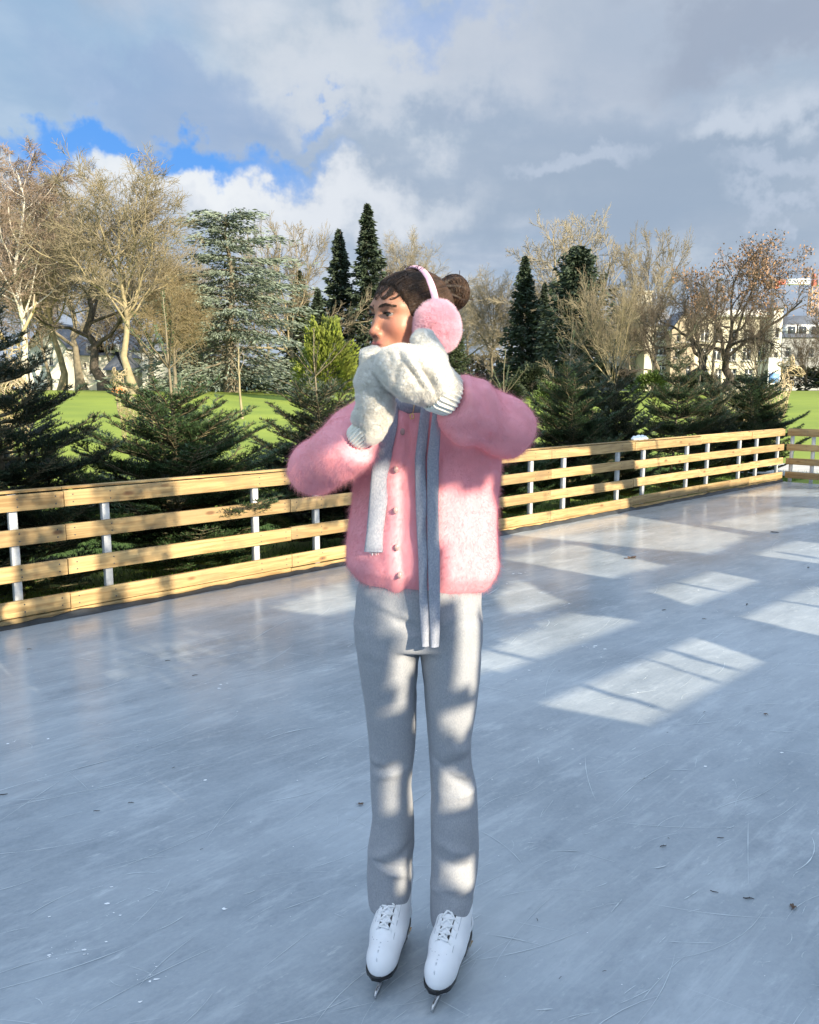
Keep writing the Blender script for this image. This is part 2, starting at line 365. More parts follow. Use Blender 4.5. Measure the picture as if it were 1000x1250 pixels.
def ice_material():
    m = bpy.data.materials.new('ice'); m.use_nodes = True; t = m.node_tree; b = t.nodes['Principled BSDF']; L = t.links.new; N = t.nodes.new
    tcn = N('ShaderNodeTexCoord'); src = tcn.outputs['Object']
    def ns(scale, st, rot, det=6, ro=.6):
        mp = N('ShaderNodeMapping'); mp.vector_type = 'TEXTURE'; mp.inputs['Rotation'].default_value = (0, 0, rot); mp.inputs['Scale'].default_value = tuple(1 / q for q in st); L(src, mp.inputs[0])
        n = N('ShaderNodeTexNoise'); n.inputs['Scale'].default_value = scale; n.inputs['Detail'].default_value = det; n.inputs['Roughness'].default_value = ro; L(mp.outputs[0], n.inputs['Vector']); return n.outputs['Fac']
    def mr(x, a, b_, c=0., d=1.):
        n = N('ShaderNodeMapRange'); n.inputs[1].default_value = a; n.inputs[2].default_value = b_; n.inputs[3].default_value = c; n.inputs[4].default_value = d; L(x, n.inputs[0]); return n.outputs[0]
    def mix(f, a, b_):
        n = N('ShaderNodeMix'); n.data_type = 'RGBA'; L(f, n.inputs[0])
        for i, v in ((6, a), (7, b_)):
            if isinstance(v, tuple): n.inputs[i].default_value = (*v, 1)
            else: L(v, n.inputs[i])
        return n.outputs[2]
    blot = ns(4.2, (.5, 1.3, 1), rad(42), 6, .72); speck = ns(26, (.35, 1.3, 1), rad(42), 4, .75); big = ns(.7, (1, 1, 1), 0, 6); mid = ns(1.7, (.45, 1.5, 1), rad(40), 7, .65); fine = ns(9, (.14, 2.2, 1), rad(46), 6, .72); fine2 = ns(10, (.14, 2.0, 1), rad(18), 6, .72)
    grain = ns(60, (1, 1, 1), 0, 3, .7)
    c = mix(mr(big, .38, .62), (0.200, 0.236, 0.271), (0.341, 0.386, 0.427))
    c = mix(mr(mid, .42, .72, 0, .45), c, (0.482, 0.524, 0.560))
    c = mix(mr(fine, .54, .78, 0, .45), c, (0.541, 0.582, 0.610)); c = mix(mr(fine2, .57, .80, 0, .35), c, (0.518, 0.558, 0.588))
    c = mix(mr(mid, .45, .28, 0, .45), c, (0.212, 0.253, 0.288))
    c = mix(mr(blot, .46, .28, 0, .55), c, (0.153, 0.190, 0.228)); c = mix(mr(blot, .53, .72, 0, .65), c, (0.506, 0.548, 0.582)); c = mix(mr(speck, .60, .78, 0, .6), c, (0.635, 0.669, 0.687)); c = mix(mr(speck, .40, .22, 0, .5), c, (0.176, 0.219, 0.249))
    c = mix(mr(grain, .35, .75, 0, .3), c, (0.412, 0.449, 0.477))
    L(c, b.inputs['Base Color']); b.inputs['IOR'].default_value = 1.31
    L(mr(mid, .3, .75, .08, .24), b.inputs['Roughness'])
    b.inputs['Specular IOR Level'].default_value = .62
    ad = N('ShaderNodeMath'); ad.operation = 'ADD'; L(fine, ad.inputs[0]); L(fine2, ad.inputs[1])
    ad2 = N('ShaderNodeMath'); ad2.operation = 'MULTIPLY_ADD'; L(grain, ad2.inputs[0]); ad2.inputs[1].default_value = .35; L(ad.outputs[0], ad2.inputs[2])
    bu = N('ShaderNodeBump'); bu.inputs['Strength'].default_value = .12; bu.inputs['Distance'].default_value = .01; L(ad2.outputs[0], bu.inputs['Height']); L(bu.outputs[0], b.inputs['Normal'])
    return m
def wood_material():
    m = bpy.data.materials.new('pine_board'); m.use_nodes = True; t = m.node_tree; b = t.nodes['Principled BSDF']; L = t.links.new; N = t.nodes.new
    tcn = N('ShaderNodeTexCoord'); oi = N('ShaderNodeObjectInfo')
    add = N('ShaderNodeVectorMath'); add.operation = 'ADD'; sc = N('ShaderNodeVectorMath'); sc.operation = 'SCALE'; sc.inputs[0].default_value = (13.7, 5.1, 9.3); L(oi.outputs['Random'], sc.inputs[3])
    L(tcn.outputs['Object'], add.inputs[0]); L(sc.outputs[0], add.inputs[1])
    mp = N('ShaderNodeMapping'); mp.inputs['Scale'].default_value = (1.1, 9, 20); L(add.outputs[0], mp.inputs[0])
    g = N('ShaderNodeTexNoise'); g.inputs['Scale'].default_value = 2.2; g.inputs['Detail'].default_value = 7; g.inputs['Distortion'].default_value = .8; L(mp.outputs[0], g.inputs['Vector'])
    big = N('ShaderNodeTexNoise'); big.inputs['Scale'].default_value = 2.0; L(add.outputs[0], big.inputs['Vector'])
    mp2 = N('ShaderNodeMapping'); mp2.inputs['Scale'].default_value = (3.4, 1, 9); L(add.outputs[0], mp2.inputs[0])
    vo = N('ShaderNodeTexVoronoi'); vo.inputs['Scale'].default_value = 1.0; L(mp2.outputs[0], vo.inputs['Vector'])
    def mix(f, a, b_):
        n = N('ShaderNodeMix'); n.data_type = 'RGBA'; L(f, n.inputs[0])
        for i, v in ((6, a), (7, b_)):
            if isinstance(v, tuple): n.inputs[i].default_value = (*v, 1)
            else: L(v, n.inputs[i])
        return n.outputs[2]
    def mr(x, a, b_, c=0., d=1.):
        n = N('ShaderNodeMapRange'); n.inputs[1].default_value = a; n.inputs[2].default_value = b_; n.inputs[3].default_value = c; n.inputs[4].default_value = d; L(x, n.inputs[0]); return n.outputs[0]
    c = mix(mr(g.outputs['Fac'], .32, .68), (.25, .155, .06), (.47, .335, .155))
    c = mix(mr(big.outputs['Fac'], .45, .75, 0, .5), c, (.35, .25, .13))
    c = mix(mr(vo.outputs['Distance'], .17, .08, 0, .9), c, (.16, .075, .03))
    st = N('ShaderNodeTexNoise'); st.inputs['Scale'].default_value = 5.0; st.inputs['Detail'].default_value = 6; L(add.outputs[0], st.inputs['Vector']); c = mix(mr(st.outputs['Fac'], .52, .72, 0, .55), c, (.21, .14, .075))
    hs = N('ShaderNodeHueSaturation'); L(mr(oi.outputs['Random'], 0, 1, .78, 1.2), hs.inputs['Value']); L(c, hs.inputs['Color'])
    L(hs.outputs[0], b.inputs['Base Color']); b.inputs['Roughness'].default_value = .75
    bu = N('ShaderNodeBump'); bu.inputs['Strength'].default_value = .25; bu.inputs['Distance'].default_value = .004; L(g.outputs['Fac'], bu.inputs['Height']); L(bu.outputs[0], b.inputs['Normal'])
    return m
def grass_material():
    m = mat('lawn_grass', (.16, .225, .025), .85, .3, .35, .5, 60, col2=(.25, .315, .035)); return m
M['ice'] = ice_material(); M['wood'] = wood_material(); M['grass'] = grass_material()
M['grass_blade'] = mat('grass_blades', (.10, .19, .03), .7, .3, 2, island=.4)

# ------------------------------------------------------------------ setting: lawn, ice, fence frame
FO = np.array([-2.49, 4.83]); FW = np.array([.7195, .6945]); FN = np.array([-.6945, .7195])   # fence start, along it, outward
def fpt(t, off=0.0, z=0.0): q = FO + FW * t + FN * off; return np.array([q[0], q[1], z])
def ground_z(x, y):
    dp = (x - FO[0]) * FN[0] + (y - FO[1]) * FN[1]
    al = (x - FO[0]) * FW[0] + (y - FO[1]) * FW[1] - 11.7
    dd = np.maximum(dp, al)
    s = np.clip((dd - 2.5) / 36, 0, 1); s = s * s * (3 - 2 * s)
    z = -.07 + 1.36 * s
    return np.where(dd < -.4, -.07, z) + .10 * np.sin(x * .11 + 1) * np.sin(y * .09) * s
xs = np.unique(np.concatenate([np.linspace(-40, 60, 130), np.linspace(-900, -40, 20), np.linspace(60, 900, 20)]))
ys = np.unique(np.concatenate([np.linspace(-6, 75, 120), np.linspace(-400, -6, 10), np.linspace(75, 1500, 24)]))
X, Y = np.meshgrid(xs, ys, indexing='ij'); Z = ground_z(X, Y)
ii = np.arange(X.size).reshape(X.shape)
lawn = obj('lawn', mesh('lawn', np.stack([X, Y, Z], -1), np.stack([ii[:-1, :-1], ii[1:, :-1], ii[1:, 1:], ii[:-1, 1:]], -1).reshape(-1, 4)), None, M['grass'])
tag(lawn, 'sunlit green park lawn rising behind the rink fence', None, None, 'structure')
c0, c1 = fpt(-6, -.012), fpt(11.69, -.012); c2, c3 = fpt(11.69, -16), fpt(-6, -16)
ice = MB()
nx_, ny_ = 24, 24
iv = [];
for i in range(nx_ + 1):
    for j in range(ny_ + 1):
        a = i / nx_; b = j / ny_; iv.append(c0 * (1 - a) * (1 - b) + c1 * a * (1 - b) + c2 * a * b + c3 * (1 - a) * b)
idx = np.arange(len(iv)).reshape(nx_ + 1, ny_ + 1)
ice.add(np.array(iv), np.stack([idx[:-1, :-1], idx[:-1, 1:], idx[1:, 1:], idx[1:, :-1]], -1).reshape(-1, 4))
tag(ice.build('ice_rink', M['ice'], smooth=True), 'scratched blue grey ice of the skating rink', None, None, 'structure')
pm = MB(); q = [fpt(13.0, -9), fpt(13.0, 1.6), fpt(15.4, 1.6), fpt(15.4, -9)]
pm.add(np.array([(a[0], a[1], float(ground_z(a[0], a[1])) + .03) for a in q]), np.array([[0, 3, 2, 1]]))
tag(pm.build('path', M['path']), 'pale path beyond the end fence', None, None, 'structure')

# ------------------------------------------------------------------ added unseen screen: blocks, shapes and diffuses the sun (behind and right of the viewer)
def to_screen(q, r):
    q = np.asarray(q, float); n = np.array([.6945, -.7195]); k = (r - q[:2] @ n) / (-(SUN_TRAVEL[:2] @ n)); p = q - SUN_TRAVEL * k
    return p[:2] @ FW, p[2]
def fence_hit(px, py):
    v = ray(px, py); k = (FO @ FN) / (v[:2] @ FN); q = C_ + v * k; q[2] = max(q[2], .02); return q
SCR = 2.2
def build_screen():
    h = .022; us = np.arange(-4.0, 15.0, h); vs = np.arange(0.0, 6.0, h)
    UU, VV = np.meshgrid(us + h / 2, vs + h / 2, indexing='ij')
    top = np.full(UU.shape, 4.05)
    blocked = VV < top
    def inside(poly):
        r = np.zeros(UU.shape, bool); n = len(poly)
        for i in range(n):
            (x0, y0), (x1, y1) = poly[i], poly[(i + 1) % n]
            if y0 == y1: continue
            r ^= ((y0 > VV) != (y1 > VV)) & (UU < (x1 - x0) * (VV - y0) / (y1 - y0) + x0)
        return r
    rs_ = np.random.RandomState(77).rand(*UU.shape)
    def setp(pts, val):
        m = inside([to_screen(p, SCR) for p in pts])
        if isinstance(val, float): blocked[m & (rs_ < val)] = False      # partly open lattice
        else: blocked[m] = val
    G = lambda pts, val=False: setp([gr(*p) for p in pts], val)
    Fh = lambda pts, val=False: setp([fence_hit(*p) for p in pts], val)
    B = lambda pts, Y_, val=False: setp([at(px, py, Y_) for px, py in pts], val)
    # dark regions up on the left fir and on the right hand lawn
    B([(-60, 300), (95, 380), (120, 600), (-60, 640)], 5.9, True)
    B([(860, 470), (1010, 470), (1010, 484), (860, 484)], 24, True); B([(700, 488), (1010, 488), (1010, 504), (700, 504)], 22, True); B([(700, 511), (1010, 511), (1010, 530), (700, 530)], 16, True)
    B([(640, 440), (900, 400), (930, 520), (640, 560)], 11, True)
    # sunlit patches on the ice
    G([(650, 858), (844, 776), (928, 806), (786, 884)])
    G([(709, 837.5), (712, 835), (811, 864), (805, 868)], True); G([(811, 794.5), (815, 792), (901, 816), (896, 819)], True)
    G([(782, 803), (784, 802), (872, 830), (869, 832)], True)
    for a, b in (((735, 826), (838, 856)), ((760, 813), (853, 842)), ((790, 800), (880, 826))): pass
    G([(788, 721), (868, 697), (922, 708), (842, 739)]); G([(822, 711.5), (825, 710), (882, 721.5), (879, 723)], True)
    G([(902, 753), (985, 715), (1100, 728), (1060, 790)]); G([(948, 733), (951, 732), (1010, 741), (1007, 743)], True)
    G([(560, 806), (690, 747), (776, 757), (646, 806), (560, 830)]); G([(585, 792), (592, 790), (655, 804), (646, 806)], True)
    G([(600, 650), (700, 618), (915, 654), (865, 676), (770, 668)]); G([(612, 682), (700, 664), (810, 690), (744, 706)])
    G([(918, 677), (972, 660), (1040, 668), (1000, 688)]); G([(947, 674), (950, 673), (997, 680), (993, 682)], True)
    G([(600, 728), (630, 706), (690, 735), (620, 752)])
    G([(860, 640), (960, 618), (1010, 622), (1010, 634), (930, 650)]); G([(880, 606), (960, 596), (1010, 598), (1010, 606)])
    # left ice
    G([(330, 742), (420, 708), (440, 740), (400, 752)])
    def dapple(px, py, rx, rz, p):
        u0, v0 = to_screen(gr(px, py), SCR); g = np.exp(-((UU - u0) / rx) ** 2 - ((VV - v0) / rz) ** 2); blocked[(np.random.RandomState(int(px)).rand(*UU.shape) < p * g) & (g > .12)] = False
    dapple(200, 800, .40, .12, .30)
    # fence
    Fh([(-30, 560), (430, 540), (430, 705), (-30, 762)], .32)
    for a, b, c, d in ((-20, 14, 580, 762), (78, 112, 590, 760), (212, 345, 560, 660), (205, 420, 640, 745), (150, 190, 690, 760), (610, 660, 540, 650), (660, 720, 545, 625), (690, 700, 600, 650), (800, 960, 515, 600), (738, 760, 590, 640), (772, 800, 535, 600)):
        Fh([(a, c), (b, c), (b + 8, d), (a + 8, d)])
    # the skater: cheek and lower earmuff, chest, mittens, forearms, thigh and shin bands
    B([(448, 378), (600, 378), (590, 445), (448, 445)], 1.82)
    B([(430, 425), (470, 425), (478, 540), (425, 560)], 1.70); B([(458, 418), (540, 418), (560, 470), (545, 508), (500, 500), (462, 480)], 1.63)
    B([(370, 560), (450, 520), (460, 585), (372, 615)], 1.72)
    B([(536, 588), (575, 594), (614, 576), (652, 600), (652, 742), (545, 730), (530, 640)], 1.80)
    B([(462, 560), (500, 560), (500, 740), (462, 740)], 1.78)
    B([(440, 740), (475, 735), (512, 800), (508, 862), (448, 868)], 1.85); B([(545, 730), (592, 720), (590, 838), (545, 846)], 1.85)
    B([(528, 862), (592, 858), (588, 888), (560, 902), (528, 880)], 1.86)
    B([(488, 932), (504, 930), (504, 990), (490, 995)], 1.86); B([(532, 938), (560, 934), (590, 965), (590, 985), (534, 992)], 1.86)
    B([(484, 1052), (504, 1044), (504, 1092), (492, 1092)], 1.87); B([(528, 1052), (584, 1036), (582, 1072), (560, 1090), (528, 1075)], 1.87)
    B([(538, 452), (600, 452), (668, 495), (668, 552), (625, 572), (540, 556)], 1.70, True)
    G([(-12, 806), (60, 850), (130, 896), (130, 914), (58, 872), (-12, 834)], True)
    mb = MB(); n3 = np.array([.6945, -.7195])
    def bx(u0, u1, v0, v1, y0=0., y1=.03):
        p = []
        for v in (v0, v1):
            for u, e in ((u0, y0), (u1, y0), (u1, y1), (u0, y1)):
                xy = FW * u + n3 * (SCR + e); p.append((xy[0], xy[1], v))
        mb.add(np.array(p), np.array([(0, 3, 2, 1), (4, 5, 6, 7), (0, 1, 5, 4), (1, 2, 6, 5), (2, 3, 7, 6), (3, 0, 4, 7)]))
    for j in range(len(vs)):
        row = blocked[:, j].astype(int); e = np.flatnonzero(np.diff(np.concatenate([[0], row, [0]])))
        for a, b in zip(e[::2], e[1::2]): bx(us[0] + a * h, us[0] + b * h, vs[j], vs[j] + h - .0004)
    o = mb.build('added_scrim', M['scrim'])
    return tag(o, 'tall white translucent slatted marquee wall added unseen to shape and soften the sunlight', 'marquee wall', None, 'thing')
build_screen()

# ------------------------------------------------------------------ rink fences
rng0 = np.random.RandomState(11)
def local(root_loc, rz, p):
    q = np.array(p) - np.array(root_loc); c, s = math.cos(-rz), math.sin(-rz); return (q[0] * c - q[1] * s, q[0] * s + q[1] * c, q[2])
RAILZ = (.057, .275, .50, .72)
def board(name, L_, h, parent, loc, th=.028, rz=0, tilt=0):
    mb = MB(); mb.box((0, 0, 0), (L_, th, h)); 
    if h > .08:
        for x in (.055, .30, L_ - .28, L_ - .05):
            for z in (h * .27, h * .74): mb.tube([(x, -.0022, z), (x, .004, z)], .0052, 8)
    o = mb.build(name, M['wood'], parent, loc=loc); o.data.materials.append(M['dark_metal'])
    o.data.polygons.foreach_set('material_index', [0 if p.area > 5e-4 else 1 for p in o.data.polygons])
    bv = o.modifiers.new('bevel', 'BEVEL'); bv.width = .003; bv.segments = 2; bv.limit_method = 'ANGLE'
    o.rotation_euler = (0, tilt, rz)
    return o
def fence(name, origin, ang, joints, posts, label, extra_under=True):
    root = empty(name, origin, ang, label, 'fence')
    for a, b in zip(joints[:-1], joints[1:]):
        for i, z in enumerate(RAILZ):
            j = rng0.uniform(-.006, .006, 3)
            board('rail', b - a - .004, .10, root, (a + .002, j[0] * .8, z + j[1]), tilt=j[2] * .6)
        if extra_under: board('kick_board', b - a - .004, .05, root, (a + .002, .006 + rng0.uniform(0, .006), -.004), tilt=rng0.uniform(-.004, .004))
        cp = MB(); cp.box((a + .002, .028, .822), (b - .002, .075, .838)); cp.build('cap_board', M['wood'], root, bevel=.002)
    for t in posts:
        mb = MB(); mb.box((t - .024, .030, -.08), (t + .024, .036, .815)); mb.box((t - .024, .036, -.08), (t - .018, .07, .815)); mb.box((t + .018, .036, -.08), (t + .024, .07, .815))
        mb.box((t - .05, .028, -.085), (t + .05, .12, -.06))
        mb.build('post', M['galv'], root, bevel=.002)
    return root
ang = math.atan2(FW[1], FW[0])
joints = [-4.65, -2.95, -1.26, .428, 2.17, 3.87, 5.567, 7.23, 8.914, 10.49, 11.69]
posts = []
for j in joints[:-1]: posts += [j - .30, j + .28]
posts = [p for p in posts if p > -4.6] + [11.55]
fence('rink_fence', tuple(fpt(0)), ang, joints, posts, 'long four-rail pine board fence on steel posts along the far side of the ice')
ej = [0.035, 1.7, 3.4, 5.1, 6.8]
fence('rink_fence', tuple(fpt(11.69)), ang - math.pi / 2, ej, [.10, .42, 1.42, 1.98, 3.1, 3.7, 4.8, 5.4], 'short shaded board fence closing the far right end of the rink', False)
ln = MB(); rr = np.random.RandomState(3); ts = np.linspace(-4.6, 11.66, 180)
off = -.006 - .02 * rr.rand(180); hz = .012 + .014 * rr.rand(180) + .012 * (vnoise(np.stack([ts * 2, ts * 0, ts * 0], 1), 1) > .1)
V = []
for t, o_, z in zip(ts, off, hz): V += [fpt(t, o_ - .03, .0012), fpt(t, o_, z), fpt(t, .004, z + .004), fpt(t, .005, -.05)]
V = np.array(V); k = np.arange(179)[:, None] * 4
ln.add(V, np.concatenate([np.concatenate([k + c, k + c + 4, k + c + 5, k + c + 1], 1) for c in range(3)]))
tag(ln.build('rink_liner', M['liner']), 'black rubber liner edge along the foot of the long board fence', 'liner')
# snow lump on the rail
def snow():
    a = fence_hit(785, 541); t = (a[:2] - FO) @ FW
    def f(P):
        d = None
        for i in range(9):
            u = -.13 + .033 * i; r_ = (.022, .03, .034, .036, .031, .034, .03, .026, .018)[i]
            e = elli(P, (u, .012 * math.sin(i * 2.3), r_ * .75), (.035, .032, r_)); d = e if d is None else smin(d, e, .012)
        return smax(d + vnoise(P, 45, 2) * .012, -P[:, 2], .004)
    V, Q = nets(f, (-.2, -.08, -.01), (.2, .08, .1), .006)
    o = obj('snow_lump', mesh('snow_lump', V, Q), None, M['snow']); o.location = fpt(t, .045, .838); o.rotation_euler = (0, 0, ang)
    tag(o, 'small lump of white snow lying on the top rail of the long fence', 'snow')
snow()

# ------------------------------------------------------------------ ice marks
def scratches():
    r = np.random.RandomState(21); P = []; Wd = []
    N_ = 1000
    for i in range(N_):
        y = 1.2 + 10 * r.rand() ** 1.6; x = r.uniform(-.62, .62) * (y + .5)
        if (np.array([x, y]) - FO) @ FN > -.1 or (np.array([x, y]) - FO) @ FW > 11.5: continue
        a = rad(r.choice([46, 36, 18, -20, 64], p=[.36, .28, .17, .10, .09]) + r.randn() * 12); L_ = (.03 + .42 * r.rand() ** 2.6) * (1 + .12 * y); c = r.randn() * .5
        s = np.linspace(-.5, .5, 9); an = a + c * s; st = L_ / 8
        px_ = x + np.cumsum(np.cos(an)) * st; py_ = y + np.cumsum(np.sin(an)) * st
        P.append(np.stack([px_, py_], 1)); Wd.append(r.choice([.0011, .0018, .003], p=[.6, .32, .08]) * (.8 + .1 * y) * (1 - (2 * s) ** 4) * np.clip(.1 + 1.3 * r.rand(9), .15, 1.4))
    P = np.array(P); Wd = np.array(Wd); T = np.gradient(P, axis=1); T /= np.linalg.norm(T, axis=2, keepdims=True); Nn = np.stack([-T[..., 1], T[..., 0]], -1)
    A = P + Nn * Wd[..., None] / 2; B = P - Nn * Wd[..., None] / 2
    V = np.stack([A, B], 2); V = np.concatenate([V, np.full(V.shape[:3] + (1,), .002)], -1)
    ix = np.arange(V.shape[0] * 18).reshape(-1, 9, 2); q = np.stack([ix[:, :-1, 1], ix[:, 1:, 1], ix[:, 1:, 0], ix[:, :-1, 0]], -1).reshape(-1, 4)
    m = mat('scratch_frost', (.56, .61, .64), .95, .25, 3, spec=.1)
    o = obj('ice_scratches', mesh('ice_scratches', V, q, False), None, m); tag(o, 'fine white skate scratches across the ice', None, None, 'stuff')
    V = []; F = []; n = 0
    cl = [(at_[0], at_[1]) for at_ in [gr(180, 1192), gr(80, 1160), gr(65, 1175), gr(142, 1112), (gr(272, 840)), gr(275, 833), gr(20, 905), gr(105, 1157), gr(720, 780 + 10), gr(890, 795), gr(630, 700)]]
    for i in range(210):
        if i < 70: c = cl[r.randint(len(cl))]; x, y = c[0] + r.randn() * .03, c[1] + r.randn() * .022
        else: y = 1.4 + 5 * r.rand() ** 1.3; x = r.uniform(-.6, .6) * y
        if (np.array([x, y]) - FO) @ FN > -.1: continue
        s = (.0009 + .0045 * r.rand() ** 4) * (.7 + .15 * y); k = 6; a = np.arange(k) / k * 6.283 + r.rand()
        q = np.stack([x + np.cos(a) * s * (.8 + 1.4 * r.rand(k)), y + np.sin(a) * s * (.4 + 1.1 * r.rand(k)), np.full(k, .0015)], 1)
        V += list(q) + [(x, y, .0015 + s * .25)]; F += [(n + j, n + (j + 1) % k, n + k) for j in range(k)]; n += k + 1
    o = obj('ice_shavings', mesh('ice_shavings', np.array(V), np.array(F)), None, M['snow']); tag(o, 'tiny crumbs of shaved ice scattered over the rink', None, None, 'stuff')
scratches()
def bits():
    r = np.random.RandomState(8)
    def leaf(px, py, s, rz, label, group=None):
        p = gr(px, py); mb = MB(); lob = 7; V = [(0, 0, .006)]; n = 28
        for i in range(n):
            a = i / n * 6.283; rr_ = s * (.55 + .45 * abs(math.cos(a * lob / 2)) ** .7) * (1.0 if math.cos(a) > -.6 else .75)
            V.append((math.cos(a) * rr_, math.sin(a) * rr_ * .8, .004 + s * .28 * (.5 + .5 * math.sin(3 * a + r.rand()))))
        mb.add(np.array(V), np.array([(0, 1 + i, 1 + (i + 1) % n) for i in range(n)]))
        mb.tube([(-s * .5, 0, .005), (-s * 1.0, s * .1, .004), (-s * 1.35, s * .3, .004)], s * .04, 5)
        o = mb.build('leaf', M['leaf_bit'], None, loc=(p[0], p[1], .001)); o.rotation_euler = (0, 0, rz); tag(o, label, 'leaf', group)
    leaf(771, 682, .05, .4, 'curled brown leaf lying on the lit patch of ice below the snow lump', 'dead leaves on the ice')
    leaf(935, 873, .011, 2.2, 'small dark crumpled leaf on shaded ice right of the big window of light', 'dead leaves on the ice')
    leaf(968, 1109, .013, 1.1, 'tiny dark leaf scrap at the lower right beside the short twigs', 'dead leaves on the ice')
    leaf(440, 983, .012, .2, 'faint brown leaf scrap on the ice just left of her knee', 'dead leaves on the ice')
    for i, (px, py, L_, a) in enumerate([(810, 1034, .028, .3), (880, 1024, .024, .5), (872, 1090, .024, .2), (914, 1098, .032, 0), (816, 1024, .012, .9), (860, 870, .018, .4), (815, 895, .012, .6), (656, 1124, .014, 1.0), (683, 820, .012, 0), (661, 820, .012, 1), (238, 825, .03, .2), (205, 807, .03, .4), (160, 981, .022, .2), (118, 991, .022, .4), (4, 971, .03, .3), (212, 938, .016, .6), (246, 1038, .012, 1.2), (36, 793, .03, .3), (987, 693, .05, .5), (912, 738, .05, .4), (946, 650, .08, .2), (811, 745, .04, .4), (684, 1195, .012, .3), (738, 1187, .012, .2), (860, 756, .03, 0)]):
        L_ *= .75; p = gr(px, py); mb = MB(); n = 5
        pts = [((k / (n - 1) - .5) * L_ * 1.3, math.sin(k * 1.7 + i) * L_ * .10, .003 + L_ * .03 * math.sin(k * 1.2)) for k in range(n)]
        mb.tube(pts, [L_ * .05, L_ * .075, L_ * .07, L_ * .06, L_ * .03], 6)
        if i % 3 == 0: mb.tube([pts[2], (pts[2][0] + L_ * .2, pts[2][1] + L_ * .22, .004)], L_ * .035, 5)
        o = mb.build('twig', M['twig_bit'], None, loc=(p[0], p[1], .001)); o.rotation_euler = (0, 0, a + r.randn() * .3)
        tag(o, 'short dark twig fragment lying loose on the grey ice', 'twig', 'twig fragments scattered on the ice')
bits()

# ------------------------------------------------------------------ vegetation
def grow(seed, trunk, tr, levels):
    """levels: dicts n,t0,t1,ang,len,up,curv,k,rr -> list of (P,R) per level, vectorised"""
    r = np.random.RandomState(seed); P = np.asarray(trunk, float)[None]; Rr = np.asarray(tr, float)[None]; out = [(P, Rr)]
    for lv in levels:
        n, k, _ = P.shape; m = lv['n']; t = lv['t0'] + (lv['t1'] - lv['t0']) * ((np.arange(m)[None] + r.rand(n, m)) / m)
        f = t * (k - 1); i = np.minimum(f.astype(int), k - 2); w = (f - i)[..., None]; a = np.arange(n)[:, None]
        base = P[a, i] * (1 - w) + P[a, i + 1] * w; tan = P[a, i + 1] - P[a, i]; tan /= np.linalg.norm(tan, axis=-1, keepdims=True) + 1e-9
        br = Rr[a, i] * (1 - w[..., 0]) + Rr[a, i + 1] * w[..., 0]
        az = np.arange(m)[None] * 2.4 + r.rand(n, 1) * 6.28 + r.randn(n, m) * .5
        x = np.cross(tan, np.array([.31, .2, .93])); x /= np.linalg.norm(x, axis=-1, keepdims=True) + 1e-9; y = np.cross(tan, x)
        an = np.radians(r.uniform(*lv['ang'], (n, m)))[..., None]
        d = tan * np.cos(an) + (x * np.cos(az)[..., None] + y * np.sin(az)[..., None]) * np.sin(an)
        pl = np.linalg.norm(np.diff(P, axis=1), axis=2).sum(1)[:, None]
        if 'abs' in lv: L_ = r.uniform(*lv['abs'], (n, m)) * (1 - lv.get('taper', .3) * t)
        else: L_ = pl * r.uniform(*lv['len'], (n, m)) * (1 - lv.get('taper', .3) * t)
        kk = lv.get('k', 5); q = base; pts = [q]; 
        for s in range(kk - 1):
            d = d + r.randn(n, m, 3) * lv.get('curv', .15) + np.array([0, 0, lv.get('up', .05)]); d /= np.linalg.norm(d, axis=-1, keepdims=True)
            q = q + d * (L_ / (kk - 1))[..., None]; pts.append(q)
        P2 = np.stack(pts, 2).reshape(n * m, kk, 3); r0 = np.minimum(br * lv.get('rr', .6), L_ * .05).reshape(-1)
        r0 = np.maximum(r0, lv.get('rmin', .006))
        R2 = r0[:, None] * np.linspace(1, lv.get('tip', .35), kk)[None]
        P, Rr = P2, R2; out.append((P, Rr))
    return out
def tube_set(sets, sides):
    V = []; Q = []; n = 0
    for (P, R_), s in zip(sets, sides):
        v, q = tubes(P, R_, s); V.append(v); Q.append(q + n); n += len(v)
    return np.concatenate(V), np.concatenate(Q)
def wavy(h, n, amp, seed, lean=(0, 0)):
    r = np.random.RandomState(seed); z = np.linspace(0, 1, n); c = np.cumsum(r.randn(n, 2), 0) * amp / math.sqrt(n); c -= c[0]
    return np.concatenate([c + np.outer(z ** 1.3, lean), (z * h)[:, None]], 1)
def flare(r0, n, tip=.25): t = np.linspace(0, 1, n); return r0 * (1 - (1 - tip) * t) * (1 + .7 * np.exp(-t * 14))
TREE = {}
def bare_mesh(key, H, r0, levels, seed, split=2, amp=.6, lean=(0, 0), tip=.2, nt_=10, sides=(9, 6, 5, 4, 3, 3), leafs=None):
    L_ = grow(seed, wavy(H, nt_, amp, seed, lean), flare(r0, nt_, tip), levels)
    a = mesh(key + '_trunk', *tube_set(L_[:split], sides[:split])); b = mesh(key + '_crown', *tube_set(L_[split:], sides[split:len(L_)]))
    c = None
    if leafs:
        r = np.random.RandomState(seed + 1); tipP = L_[-1][0][:, -1]; tipP = tipP[r.rand(len(tipP)) < leafs[1]]; keep = tipP[:, 2] > leafs[2]; tipP = tipP[keep]
        tipP = np.repeat(tipP, leafs[3], 0) + r.randn(len(tipP) * leafs[3], 3) * .16
        c = leaf_quads(key + '_leaves', tipP, leafs[0], seed)
    TREE[key] = (a, b, c)
